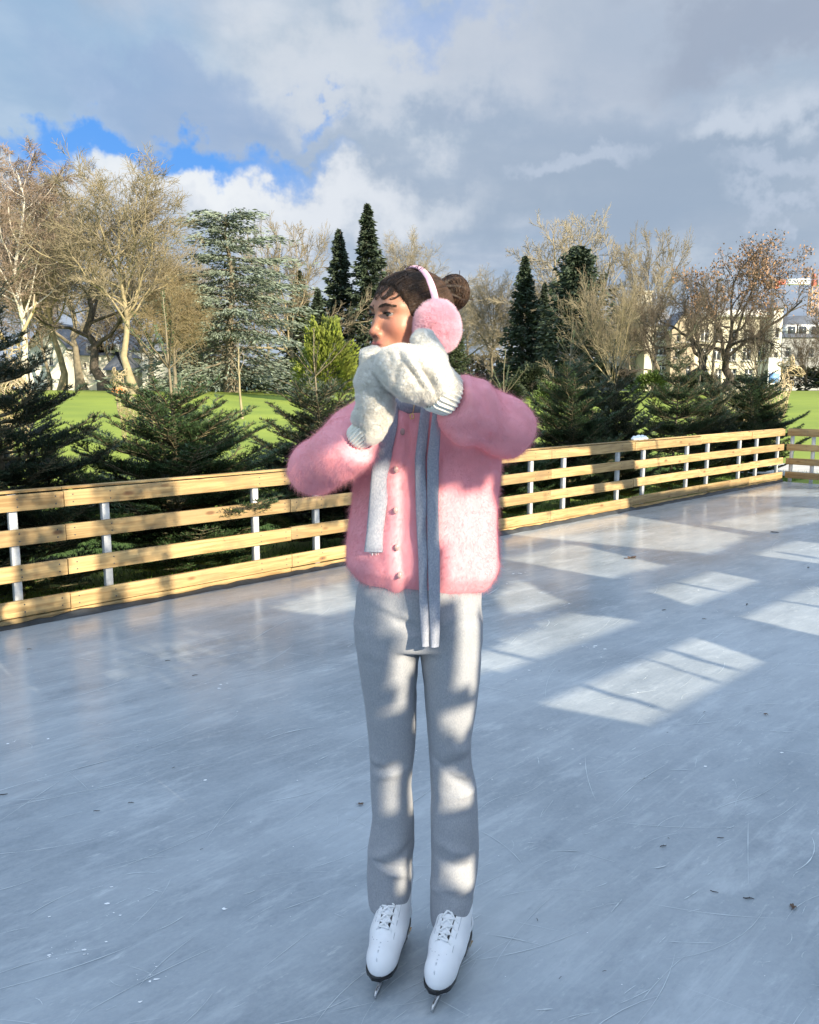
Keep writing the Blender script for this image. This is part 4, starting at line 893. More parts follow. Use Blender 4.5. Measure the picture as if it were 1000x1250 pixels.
# ------------------------------------------------------------------ wire animals, stake tree, lamp, crane, buildings
def deer_sdf(P, antler=False):
    d = elli(P, (0, 0, 1.12), (.66, .25, .29)); d = smin(d, elli(P, (.45, 0, 1.13), (.30, .25, .35)), .1); d = smin(d, elli(P, (-.48, 0, 1.16), (.30, .25, .33)), .1)
    d = smin(d, chain(P, [(.52, 0, 1.25), (.72, 0, 1.6), (.80, 0, 1.88)], (.22, .16, .115), .06), .1)
    d = smin(d, chain(P, [(.78, 0, 1.93), (.95, -.03, 1.90), (1.09, -.05, 1.84)], (.125, .10, .065), .04), .05)
    for s in (-1, 1):
        d = smin(d, elli(P, (.72, s * .15, 2.05), (.05, .09, .07)), .03); d = smin(d, elli(P, (.70, s * .2, 2.12), (.035, .05, .075)), .03)
        d = smin(d, chain(P, [(.50, s * .13, 1.0), (.52, s * .13, .8), (.50, s * .13, .06)], (.12, .06, .045), .04), .05)
        d = smin(d, chain(P, [(-.52, s * .14, 1.1), (-.36, s * .14, .72), (-.62, s * .14, .44), (-.56, s * .14, .05)], (.19, .11, .055, .045), .04), .05)
    return smin(d, chain(P, [(-.75, 0, 1.3), (-.88, 0, 1.15)], (.07, .03), .02), .04)
def wire_deer(x, Y, rz, sc, label, antlers, seed, m):
    r = np.random.RandomState(seed); V, Q = nets(deer_sdf, (-1.1, -.5, -.05), (1.3, .5, 2.35), .06); N = vnormals(V, Q); n = 230; K_ = 12
    p, f = surf_points(V, Q, n, r); pts = [p]; d = r.randn(n, 3); d[:, 2] *= 1.2; e = 1e-3
    def grad(P): return np.stack([deer_sdf(P + np.eye(3)[i] * e) - deer_sdf(P - np.eye(3)[i] * e) for i in range(3)], 1) / (2 * e)
    for k in range(K_ - 1):
        g = grad(p); g /= np.linalg.norm(g, axis=1, keepdims=True) + 1e-9
        d = d + r.randn(n, 3) * .35; d -= g * (d * g).sum(1)[:, None]; d /= np.linalg.norm(d, axis=1, keepdims=True) + 1e-9
        p = p + d * .075; p = p - grad(p) * (deer_sdf(p))[:, None] * .8; pts.append(p)
    P = np.stack(pts, 1); mb = MB(); v, q = tubes(P, np.full(P.shape[:2], .0068), 4); mb.add(v, q)
    if antlers:
        for s in (-1, 1):
            mb.tube([(.70, s * .08, 2.05), (.62, s * .22, 2.35), (.52, s * .38, 2.65), (.60, s * .42, 2.95)], [.035, .03, .024, .012], 6)
            mb.tube([(.62, s * .22, 2.35), (.78, s * .3, 2.55), (.84, s * .3, 2.75)], [.024, .02, .01], 6); mb.tube([(.54, s * .36, 2.6), (.38, s * .44, 2.8)], [.02, .01], 6)
    zb = float(ground_z(x, Y)); o = mb.build('wire_deer', M[m], None, smooth=True, loc=(x, Y, zb)); o.rotation_euler = (0, 0, rz); o.scale = (sc,) * 3
    return tag(o, label, 'deer figure', 'wire deer figures on the lawn')
wire_deer(at(920, 480, 17)[0], 17, .25, 1.0, 'gilt wire deer figure standing behind the rightmost fir', False, 3, 'wire')
wire_deer(at(170, 480, 17.5)[0], 17.5, 2.6, .80, 'gilt wire deer figure behind the bushy sunlit fir', False, 5, 'wire')
wire_deer(at(18, 480, 15)[0], 15, 2.0, 1.05, 'gilt wire stag figure with antlers behind the large dark fir at the left', True, 7, 'wire')

def stake_tree(px, pybase, pytop, Y, label):
    x = at(px, 480, Y)[0]; zb = float(ground_z(x, Y)); H = at(px, pytop, Y)[2] - zb
    o = empty('young_tree', (x, Y, zb), 0, label, 'tree'); L_ = grow(3, wavy(H, 6, .04, 2), np.linspace(.05, .012, 6), [dict(n=9, t0=.55, t1=1, ang=(20, 45), abs=(.4, .9), up=.1, k=4, rr=.5, rmin=.008)])
    obj('trunk', mesh('young_trunk', *tube_set(L_[:1], (7,))), o, M['bark_lit']); obj('crown', mesh('young_crown', *tube_set(L_[1:], (4,))), o, M['twig_pale'])
stake_tree(295, 498, 425, 27, 'thin pale young tree standing alone on the lawn before the cedar')
mb = MB(); x, Y = at(146, 478, 40)[0], 40; zb = float(ground_z(x, Y)); mb.box((x - .38, Y, zb), (x + .38, Y + .5, zb + .28)); mb.box((x - .34, Y + .04, zb + .28), (x + .34, Y + .46, zb + .36)); mb.box((x - .3, Y - .02, zb + .1), (x - .1, Y, zb + .2)); tag(mb.build('storage_box', M['orange'], bevel=.03), 'small orange box on the lawn right of the thick forked trunk', 'box')

x, Y = at(869, 480, 51)[0], 51; zb = float(ground_z(x, Y)); H = at(869, 343, Y)[2] - zb
lamp = empty('street_lamp', (x, Y, zb), 0, 'tall thin dark lamp post in front of the brown-leaved tree', 'lamp')
MB().tube([(0, 0, 0), (0, 0, 1.2), (0, 0, 1.25), (0, 0, H)], [.14, .13, .085, .06], 8).build('pole', M['dark_metal'], lamp, True)
mb = MB(); mb.box((-.12, -.7, H - .05), (.12, .1, H + .08)); mb.build('lamp_head', M['dark_metal'], lamp, bevel=.03)
x, Y = at(944, 480, 44)[0], 44; zb = float(ground_z(x, Y))
sg = empty('sign', (x, Y, zb), 0, 'small white and blue notice sign on a post near the right deer', 'sign')
mb = MB(); mb.box((-.34, 0, .55), (.34, .05, 1.95)); mb.build('panel', M['white'], sg, bevel=.01)
mb = MB(); mb.box((-.28, -.012, .62), (.28, -.002, 1.15)); mb.build('blue_field', M['sign_blue'], sg)
mb = MB(); mb.box((-.30, .05, 0), (-.24, .11, 1.9)); mb.box((.24, .05, 0), (.30, .11, 1.9)); mb.build('post', M['galv'], sg)

def building(label, kind, Y, x0, x1, ytop, wall, roof=None, depth=9, wins=(), ybase=482, cornice=None, gable=None, group=None, mans=.5, chimneys=(), frame='white', dormers=()):
    """walls from pixel extents at that depth; windows = (px0, py0, px1, py1, lights)"""
    A = at(x0, 480, Y)[0]; Bx = at(x1, 480, Y)[0]; zt = at(500, ytop, Y)[2]; zb = at(500, ybase, Y)[2] - 1.2; cx = (A + Bx) / 2; w = (Bx - A) / 2
    o = empty(kind, (cx, Y, zb), 0, label, 'building', group); h = zt - zb
    holes = [(at(a, 480, Y)[0] - cx, at(c, 480, Y)[0] - cx, at(500, d, Y)[2] - zb, at(500, b, Y)[2] - zb, n) for a, b, c, d, n in wins]
    # front wall with real openings: grid of cells, side and back walls
    xs_ = sorted({-w, w, *[q[0] for q in holes], *[q[1] for q in holes]}); zs_ = sorted({0, h, *[q[2] for q in holes], *[q[3] for q in holes]}); mb = MB()
    for a, b in zip(xs_[:-1], xs_[1:]):
        for c, d in zip(zs_[:-1], zs_[1:]):
            if any(q[0] - 1e-6 <= a and b <= q[1] + 1e-6 and q[2] - 1e-6 <= c and d <= q[3] + 1e-6 for q in holes): continue
            mb.add(np.array([(a, 0, c), (b, 0, c), (b, 0, d), (a, 0, d)]), np.array([[0, 1, 2, 3]]))
    for q in holes:                                     # reveals
        a, b, c, d, n = q; e = .25
        mb.add(np.array([(a, 0, c), (a, e, c), (a, e, d), (a, 0, d)]), np.array([[0, 1, 2, 3]])); mb.add(np.array([(b, 0, c), (b, 0, d), (b, e, d), (b, e, c)]), np.array([[0, 1, 2, 3]]))
        mb.add(np.array([(a, 0, c), (b, 0, c), (b, e, c), (a, e, c)]), np.array([[0, 1, 2, 3]])); mb.add(np.array([(a, 0, d), (a, e, d), (b, e, d), (b, 0, d)]), np.array([[0, 1, 2, 3]]))
    if gable: mb.add(np.array([(-w, 0, h), (w, 0, h), (0, 0, h + gable), (-w, depth, h), (w, depth, h), (0, depth, h + gable)]), [np.array([[0, 1, 2], [4, 3, 5]])])
    mb.add(np.array([(-w, 0, 0), (-w, depth, 0), (-w, depth, h), (-w, 0, h), (w, 0, 0), (w, depth, 0), (w, depth, h), (w, 0, h)]), np.array([(0, 3, 2, 1), (4, 5, 6, 7), (1, 2, 6, 5)]))
    if not roof: mb.add(np.array([(-w, 0, h), (w, 0, h), (w, depth, h), (-w, depth, h)]), np.array([[0, 1, 2, 3]]))
    mb.build('wall', M[wall], o)
    for a, b, c, d, n in holes:
        f = MB(); t_ = min(.09, (b - a) * .08); f.box((a, .16, c), (a + t_, .24, d)); f.box((b - t_, .16, c), (b, .24, d)); f.box((a + t_, .16, c), (b - t_, .24, c + t_)); f.box((a + t_, .16, d - t_), (b - t_, .24, d))
        for k in range(1, n): xk = a + (b - a) * k / n; f.box((xk - t_ / 2, .165, c + t_), (xk + t_ / 2, .235, d - t_))
        f.box((a + t_, .17, c + (d - c) * .66), (b - t_, .23, c + (d - c) * .66 + t_ * .8))
        fo = f.build('window', M[frame], o); g = MB(); g.box((a + t_ * .5, .20, c + t_ * .5), (b - t_ * .5, .215, d - t_ * .5)); g.build('pane', M['glass_dark'], fo)
        s_ = MB(); s_.box((a - .12, -.10, c - .14), (b + .12, .02, c - .01)); s_.build('sill', M['stone'], fo)
    if roof:
        rz_, slope = roof[0], roof[1]; rm = MB(); e = .25
        if gable: rm.add(np.array([(-w - e, -e, h - .15), (0, -e, h + gable + .1), (0, depth, h + gable + .1), (-w - e, depth, h - .15), (w + e, -e, h - .15), (w + e, depth, h - .15)]), np.array([(0, 1, 2, 3), (1, 4, 5, 2)]))
        else:
            b_ = [(-w - e, -e), (w + e, -e), (w + e, depth + e), (-w - e, depth + e)]; t2 = [(-w + slope, slope), (w - slope, slope), (w - slope, depth - slope), (-w + slope, depth - slope)]
            rm.add(np.array([(x, y, h) for x, y in b_] + [(x, y, h + rz_) for x, y in t2]), np.array([(0, 1, 5, 4), (1, 2, 6, 5), (2, 3, 7, 6), (3, 0, 4, 7), (4, 5, 6, 7)]))
        ro = rm.build('roof', M['slate'], o)
        for cxp, ch in chimneys:
            c = MB(); x_ = cxp * w; c.box((x_ - .5, depth * .4, h), (x_ + .5, depth * .4 + .9, h + rz_ + ch)); c.box((x_ - .6, depth * .4 - .1, h + rz_ + ch), (x_ + .6, depth * .4 + 1.0, h + rz_ + ch + .2)); c.build('chimney', M[wall], ro)
        for dx, dw, dh, n in dormers:
            dm = MB(); x_ = dx * w; dm.box((x_ - dw, .15, h + .25), (x_ + dw, 1.6, h + .25 + dh)); d_ = dm.build('dormer', M['white'], ro)
            for k in range(n): p_ = MB(); wx = dw * 2 / n; p_.box((x_ - dw + wx * (k + .2), .12, h + .45), (x_ - dw + wx * (k + .8), .148, h + .05 + dh)); p_.build('pane', M['glass_dark'], ro)
    if cornice:
        c = MB(); c.box((-w - .35, -.45, h - .1), (w + .35, 0 - .003, h + cornice)); c.build('cornice', M['white'], o)
    return o
building('white rendered house with a low grey roof behind the left tree trunks', 'white_house', 74, 84, 138, 434, 'wall_white', (1.1, 1.4), 8, [(89, 443, 93, 452, 1), (97, 443, 101, 449, 1), (110, 446, 115, 457, 2), (104, 443, 107, 449, 1), (96, 464, 101, 470, 1)], 482, dormers=[(.28, .8, .8, 2), (.78, .8, .8, 2)])
building('white gabled house wing behind the dark fir at the left', 'white_house', 72, 38, 84, 424, 'wall_white', (2, 1), 8, [(50, 436, 55, 446, 2), (62, 436, 67, 446, 2), (74, 450, 79, 462, 2), (58, 456, 63, 468, 2)], 482, gable=2.2)
building('white house partly behind the tall sunlit trunk', 'white_house', 84, 138, 185, 428, 'wall_white', (2.2, 2), 8, [(146, 440, 151, 452, 2), (168, 440, 173, 452, 2)], 482)
building('small brick outbuilding between the thick trunk and the tall sunlit trunk', 'outbuilding', 66, 131, 150, 452, 'wall_tan', (1.5, .8), 5, [(136, 460, 140, 468, 1)], 482)
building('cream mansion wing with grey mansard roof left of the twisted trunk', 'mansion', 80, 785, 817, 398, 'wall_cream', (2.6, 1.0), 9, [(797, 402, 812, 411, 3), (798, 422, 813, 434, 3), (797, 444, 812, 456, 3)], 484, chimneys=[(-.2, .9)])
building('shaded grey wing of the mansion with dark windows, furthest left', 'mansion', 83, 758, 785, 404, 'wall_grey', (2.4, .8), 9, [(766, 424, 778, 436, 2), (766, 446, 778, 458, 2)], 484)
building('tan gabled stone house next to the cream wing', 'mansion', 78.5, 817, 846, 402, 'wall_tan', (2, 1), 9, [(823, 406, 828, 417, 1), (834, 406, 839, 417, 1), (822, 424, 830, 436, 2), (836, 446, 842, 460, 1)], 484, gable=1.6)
building('long cream mansion block with white cornice behind the brown-leaved tree', 'mansion', 80, 846, 940, 386, 'wall_cream', None, 10, [(852, 402, 862, 416, 2), (868, 402, 878, 416, 2), (886, 402, 896, 416, 2), (904, 402, 914, 416, 2), (922, 402, 932, 416, 2), (852, 424, 862, 440, 2), (868, 424, 878, 440, 2), (886, 424, 896, 440, 2), (904, 424, 914, 440, 2), (922, 424, 932, 440, 2), (854, 450, 864, 470, 2), (872, 450, 880, 470, 2), (888, 450, 898, 470, 2), (908, 450, 918, 470, 2)], 484, cornice=.55)
building('narrow bright stone tower at the right end of the cream mansion', 'stone_tower', 79, 939, 950, 376, 'wall_white', (.8, .3), 4, [(942, 400, 947, 412, 1), (942, 430, 947, 444, 1)], 484)
building('grey house with slate roof and dormers under the crane', 'grey_house', 95, 951, 1040, 412, 'wall_grey', (2.6, 2.0), 9, [(956, 424, 962, 436, 1), (970, 424, 976, 436, 1), (984, 424, 990, 436, 1)], 484, dormers=[(-.75, .7, 1.2, 1), (-.45, .7, 1.2, 1), (-.1, .7, 1.2, 1)])

def crane():
    Y = 210.; s = Y / 1000 * .99; x0 = at(985, 480, Y)[0]; zj = at(985, 344, Y)[2]
    o = empty('tower_crane', (x0, Y, 0), 0, 'white and red tower crane with an orange mast above the roofs at the right', 'crane')
    def lattice(p, q, w, n, r_, up=(0, 0, 1)):
        mb = MB(); p = np.array(p, float); q = np.array(q, float); d = (q - p) / np.linalg.norm(q - p); a = np.cross(d, (0, 1, 0)); a = a / np.linalg.norm(a) if np.linalg.norm(a) > .1 else np.array([1., 0, 0]); b = np.cross(d, a)
        cs = [a * w + b * w, -a * w + b * w, -a * w - b * w, a * w - b * w]
        for c in cs: mb.tube([p + c, q + c], r_, 5)
        for i in range(n):
            u, v = p + (q - p) * i / n, p + (q - p) * (i + 1) / n
            for k in range(4): mb.tube([u + cs[k], v + cs[(k + 1) % 4]], r_ * .7, 4, False); mb.tube([u + cs[k], u + cs[(k + 1) % 4]], r_ * .7, 4, False)
        return mb
    lattice((0, 0, 0), (0, 0, zj - 1.2), .85, 18, .14).build('mast', M['crane_orange'], o, True)
    lattice((-1.5, 0, zj), (-7, 0, zj), .55, 6, .14).build('counter_jib', M['crane_white'], o, True)
    mb = MB(); mb.box((-9.6, -.6, zj - .7), (-7.4, .6, zj + .45)); mb.box((-9.9, -.9, zj - 1.7), (-9.2, .9, zj - .9)); mb.build('counterweight', M['crane_red'], o, bevel=.08)
    lattice((1.5, 0, zj), (40, 0, zj), .55, 26, .14).build('jib', M['crane_white'], o, True)
    mb = MB(); mb.box((.6, -1.0, zj - .9), (6.0, 1.0, zj + 1.3)); mb.box((.9, -1.02, zj + 1.3), (5.6, 1.02, zj + 1.5)); mb.build('machinery_cabin', M['crane_white'], o, bevel=.06)
    mb = MB(); mb.box((-.6, -.6, zj - 1.0), (.2, .6, zj + .5)); mb.box((-.5, -.5, zj + .7), (.0, .5, zj + 1.9)); mb.build('slewing_unit', M['crane_red'], o, bevel=.06)
crane()

# ------------------------------------------------------------------ the skater
def heather(name, c1, c2, rib=None):
    m = mat(name, c1, .92, 0, 330, .10, 420, col2=c2, sheen=.2, spec=.15, stretch=(1, 1, .6), detail=3)
    if rib:
        t = m.node_tree; b = t.nodes['Principled BSDF']; w = t.nodes.new('ShaderNodeTexWave'); w.inputs['Scale'].default_value = rib; w.bands_direction = 'X'
        tcn = t.nodes.new('ShaderNodeTexCoord'); t.links.new(tcn.outputs['Object'], w.inputs['Vector']); bu = t.nodes.new('ShaderNodeBump'); bu.inputs['Strength'].default_value = .35; bu.inputs['Distance'].default_value = .002
        t.links.new(w.outputs['Fac'], bu.inputs['Height']); t.links.new(bu.outputs[0], b.inputs['Normal'])
    return m
M['mohair'] = mat('pink_mohair', (.78, .345, .39), .95, .05, 40, .15, 400, sheen=.3, spec=.1)
M['plush'] = mat('pink_plush', (.85, .60, .67), .95, .06, 20, 0, sheen=.3, spec=.1)
M['band'] = mat('pink_satin', (.72, .44, .55), .6, .06, 30, .15, 200, spec=.3)
M['fleece'] = mat('white_fleece', (.77, .755, .72), .95, .05, 30, .3, 160, sheen=.3, spec=.1)
M['fleece_fuzz'] = mat('white_fleece_fuzz', (.80, .785, .75), .95, .04, 30, 0, spec=.05, trans=.45); M['mohair_fuzz'] = mat('pink_mohair_fuzz', (.82, .40, .44), .95, .06, 26, 0, spec=.05, trans=.5); M['plush_fuzz'] = mat('pink_plush_fuzz', (.90, .68, .75), .95, .05, 20, 0, spec=.05, trans=.5)
M['rib'] = mat('white_rib_knit', (.74, .73, .67), .9, .05, 60, .2, 300, spec=.1)
M['trouser'] = heather('grey_jersey', (.245, .258, .286), (.33, .341, .367))
M['scarf'] = heather('grey_knit', (.21, .23, .285), (.34, .36, .42))
M['leather'] = mat('white_leather', (.76, .77, .80), .32, .04, 9, .12, 60)
M['lace'] = mat('white_lace', (.82, .83, .85), .8, .05, 80, .3)
M['sole'] = mat('black_sole', (.012, .012, .014), .35, .3, 20)
M['hair'] = mat('dark_brown_hair', (.050, .029, .018), .55, .5, 30, .4, 120, island=.6, spec=.3)
M['button'] = mat('pearl_button', (.42, .27, .26), .3, .3, 200)
M['gold'] = mat('gold', (.8, .55, .25), .3, .1, 20, metal=1)
M['eye_white'] = mat('eye_white', (.22, .19, .18), .2, .05, 20); M['iris'] = mat('iris', (.022, .014, .010), .08, .2, 60); M['lash'] = mat('lash', (.012, .009, .008), .6, .2, 60)
def skin_material():
    m = mat('skin', (.40, .192, .122), .48, .10, 22, .05, 300, spec=.4); t = m.node_tree; b = t.nodes['Principled BSDF']; src = b.inputs['Base Color'].links[0].from_socket
    for attr, colr in (('blush', (.43, .15, .10)), ('lip', (.33, .095, .085)), ('shade', (.10, .05, .035))):
        a = t.nodes.new('ShaderNodeAttribute'); a.attribute_name = attr; x = t.nodes.new('ShaderNodeMix'); x.data_type = 'RGBA'; t.links.new(a.outputs['Fac'], x.inputs[0]); t.links.new(src, x.inputs[6]); x.inputs[7].default_value = (*colr, 1); src = x.outputs[2]
    t.links.new(src, b.inputs['Base Color']); b.inputs['Subsurface Weight'].default_value = .12; b.inputs['Subsurface Radius'].default_value = (.012, .005, .003); b.inputs['Subsurface Scale'].default_value = .5
    return m
M['skin'] = skin_material()

ROOT = np.array([.04, 1.86, 0.])
person = empty('person', tuple(ROOT), 0, 'young woman skater in fluffy pink jacket, earmuffs and mittens, hands at her mouth', 'person')
def part(name, me, m=None, parent=None):
    o = obj(name, me, parent or person, m)
    if parent is None: o.location = -ROOT
    return o
def hit(fn, px, py, Y0=1.2, Y1=2.4, n=140):
    v = ray(px, py); Ys = np.linspace(Y0, Y1, n); P = C_ + v[None] * (Ys / v[1])[:, None]; d = fn(P); k = np.argmax(d < 0)
    if not (d < 0).any(): return None
    a, b = Ys[max(k - 1, 0)], Ys[k]
    for _ in range(12):
        c = (a + b) / 2; dd = fn((C_ + v * (c / v[1]))[None])[0]
        if dd < 0: b = c
        else: a = c
    return C_ + v * (b / v[1])
def row(py, xl, xr, Y, ry, tilt=0):
    a, b = at(xl, py, Y), at(xr, py, Y); return (a[2], (a[0] + b[0]) / 2, Y, (b[0] - a[0]) / 2, ry)

# --- skates (placed first: the trouser hems follow them)
def skate_frame(toe_px, heel_px):
    a = gr(*toe_px, .050); b = gr(*heel_px, .045); d = a - b; d[2] = 0; d /= np.linalg.norm(d); return a, d
def boot_sdf(P):              # local: +y forward, toe at y=0, heel at y=-.25, sole top z=.078
    z0 = .055
    d = chain(P, [(0, -.212, z0 + .036), (0, -.15, z0 + .040), (0, -.10, z0 + .040), (-.002, -.045, z0 + .030)], (.034, .032, .0355, .032), .03)
    d = smin(d, elli(P, (-.002, -.052, z0 + .014), (.0365, .056, .043)), .02)
    d = smin(d, chain(P, [(0, -.11, z0 + .055), (0, -.17, z0 + .095), (0, -.195, z0 + .15), (0, -.200, z0 + .24)], (.030, .034, .034, .035), .03), .035)
    d = smin(d, chain(P, [(0, -.09, z0 + .062), (0, -.155, z0 + .115)], (.022, .026), .01), .03)
    return smax(d, z0 - P[:, 2], .006)
def skate(toe, d, label, name='skate'):
    ax = np.array([d[1], -d[0], 0]); Rm = np.stack([ax, d, [0, 0, 1.]], 1); org = np.array([toe[0], toe[1], 0]); T = lambda V: np.asarray(V) @ Rm.T + org
    V, Q = nets(boot_sdf, (-.07, -.29, .04), (.07, .03, .30), .0045); V = relax(V, Q, 1, .4)
    sk = part(name, mesh('boot', T(V), Q), M['leather']); sk['label'] = label
    lo = lambda x, y, lo_z=.058, hi_z=.34: _top(boot_sdf, x, y, lo_z, hi_z)
    def outline(y):                                    # half width of the sole
        t = (y + .25) / .25; return np.interp(t, [0, .08, .25, .5, .78, .92, 1.0], [.013, .027, .030, .029, .0365, .031, .010])
    ys = np.linspace(-.25, .002, 30); ring = [(outline(y) , y) for y in ys] + [(-outline(y), y) for y in ys[::-1]]
    n = len(ring); mb = MB(); up = [(x * 1.04, y, .060) for x, y in ring]; dn = [(x * 1.03, y, .046) for x, y in ring]
    mb.add(T(np.array(up + dn)), [np.array([list(range(n))]), np.array([[n + i for i in range(n)][::-1]]), np.array([(i, n + i, n + (i + 1) % n, (i + 1) % n) for i in range(n)])])
    hs = [(x * .95, y) for x, y in ring if y < -.175]; n = len(hs); up = [(x, y, .0458) for x, y in hs]; dn = [(x * .86, y + .006, .025) for x, y in hs]
    mb.add(T(np.array(up + dn)), [np.array([list(range(n))]), np.array([[n + i for i in range(n)][::-1]]), np.array([(i, n + i, n + (i + 1) % n, (i + 1) % n) for i in range(n)])])
    obj('sole', mesh('sole', *mb.data(), False), sk, M['sole'])
    mb = MB(); prof = [(.006, .018), (.012, .010), (.006, .0025), (-.02, .0012), (-.12, .0008), (-.23, .0015), (-.25, .005), (-.25, .013), (-.12, .014), (.0, .022)]
    m2 = MB(); m2.prism([(y, z) for y, z in prof], -.002, .002); V2, F2 = m2.data(); V2 = V2[:, [1, 0, 2]]; mb.add(T(V2), F2)
    for yc, zt, l0, l1 in ((-.055, .0458, .042, .016), (-.215, .025, .028, .016)):       # stanchions: broad plate tapering to the blade
        V3 = np.array([(-.026, yc - l0, zt), (.026, yc - l0, zt), (.026, yc + l0, zt), (-.026, yc + l0, zt), (-.0035, yc - l1, .012), (.0035, yc - l1, .012), (.0035, yc + l1, .012), (-.0035, yc + l1, .012)])
        mb.add(T(V3), np.array([(0, 1, 2, 3), (7, 6, 5, 4), (0, 4, 5, 1), (1, 5, 6, 2), (2, 6, 7, 3), (3, 7, 4, 0)]))
    for k in range(4): mb.add(T(np.array([(-.002, .006 + .002 * k, .010 + .004 * k), (.002, .006 + .002 * k, .010 + .004 * k), (0, .012 + .002 * k, .013 + .004 * k)])), np.array([[0, 1, 2]]))
    obj('blade', mesh('blade', *mb.data(), False), sk, M['steel'])
    # dark gaps either side of the tongue, laces, eyelets
    ey = np.linspace(-.068, -.158, 7); half = np.linspace(.013, .021, 7)
    top = lambda x, y, e=.0: (x, y, lo(x, y) + e)
    mb = MB()
    for s in (-1, 1): mb.tube(T([top(s * h * .78, y, -.0006) for y, h in zip(ey, half)]), .0034, 6)
    obj('tongue_gap', mesh('tongue_gap', *mb.data()), sk, M['sole'])
    mb = MB(); rg = np.random.RandomState(3)
    for k in range(7):
        y0, h0 = ey[k], half[k]; bar = [top(-h0 + 2 * h0 * i / 6, y0 + .0015 * math.sin(i), .0035 + .002 * math.sin(i / 6 * math.pi)) for i in range(7)]
        if k == 0: mb.tube(T(bar), .0028, 6)
        if k < 6:
            y1, h1 = ey[k + 1], half[k + 1]
            for s in (-1, 1): mb.tube(T([top(s * (h0 * (1 - i / 6) - h1 * i / 6), y0 + (y1 - y0) * i / 6, .0035 + .0025 * math.sin(i / 6 * math.pi) + .001 * s) for i in range(7)]), .0028, 6)
        for s in (-1, 1): mb.tube(T([top(s * h0, y0, .003), top(s * (h0 + .005), y0, .002), top(s * (h0 + .007), y0, -.002)]), .0019, 6)
    obj('laces', mesh('laces', *mb.data()), sk, M['lace'])
    mb = MB()
    for s in (-1, 1): mb.tube(T([top(s * .001, y, .0002) for y in np.linspace(-.004, -.050, 14)]), .0011, 5)
    mb.tube(T([top(.027 * math.cos(a), -.062 + .016 * math.sin(a) , .0004) for a in np.linspace(0, math.pi, 21)]), .0010, 5)
    for s in (-1, 1): mb.tube(T([top(s * (.0265 + .002 * i / 14), -.062 - .09 * i / 14, .0005) for i in range(15)]), .0010, 5)
    obj('seam', mesh('seam', *mb.data()), sk, mats_seam)
    return org, Rm
def _top(fn, x, y, a, b):
    z = np.linspace(b, a, 80); P = np.stack([np.full(80, x), np.full(80, y), z], 1); d = fn(P); k = np.argmax(d < 0)
    return z[k] if (d < 0).any() else a
mats_seam = mat('seam_grey', (.45, .46, .50), .7, .1, 30)
toeR, dR = skate_frame((459, 1196), (489, 1128)); toeL, dL = skate_frame((529, 1212), (564, 1142))
skate(toeR, dR, 'right skate, set slightly further back'); skate(toeL, dL, 'left skate, nearest the viewer')
ankR = toeR - dR * .195; ankL = toeL - dL * .195

# --- trousers
def lerpY(py, Yt, Yb, p0=770, p1=1115): return Yt + (Yb - Yt) * np.clip((py - p0) / (p1 - p0), 0, 1)
legR = [(756, 433, 506), (800, 436.5, 511), (830, 440, 510.5), (860, 446, 509.5), (900, 451.5, 506), (930, 453, 503.5), (960, 452.5, 502.5), (1000, 454.5, 506.5), (1030, 450.5, 507), (1060, 449, 504), (1098, 451, 502)]
legL = [(750, 512, 588.5), (800, 513, 588), (830, 516, 585.5), (860, 519, 582), (900, 523, 576), (930, 524.5, 577), (955, 525.5, 580), (970, 526, 582), (1000, 524.5, 582.5), (1030, 524, 583), (1060, 524.5, 582.5), (1100, 525, 578), (1126, 525.5, 577)]
def leg_rows(tab, ank, p1):
    out = []
    for py, a, b in tab:
        Y = lerpY(py, 1.925, ank[1] + .008, 770, p1); z_, cx, cy, rx, _ = row(py, a, b, Y, 0); ry = rx * np.interp(py, [760, 860, 940, 1040, 1100], [1.30, 1.18, 1.06, 1.30, 1.62]); out.append((z_, cx, cy, rx, ry))
    return out
RR = leg_rows(legR, ankR, 1098); RL = leg_rows(legL, ankL, 1126)
HIP = [row(py, a, b, 1.925, ry) for py, a, b, ry in [(690, 446, 580, .105), (715, 437, 588, .112), (740, 434, 588.5, .115), (762, 434, 588.5, .112), (784, 437, 587, .10)]]
def fold(P, c, n, L_, w, amp, side=1):         # a soft crease: ridge across direction n, of length L_
    n = np.array(n, float); n /= np.linalg.norm(n); q = P - np.array(c); u = q @ n; r2 = np.maximum((q * q).sum(1) - u * u, 0)
    return amp * np.exp(-(u / w) ** 2 - r2 / L_ ** 2)
def kneept(px, py, Y): return at(px, py, Y)
def trouser_base(P): return smin(smin(loft(P, RR, 2.1), loft(P, RL, 2.1), .006), loft(P, HIP, 2.3), .009)
FOLDS = []
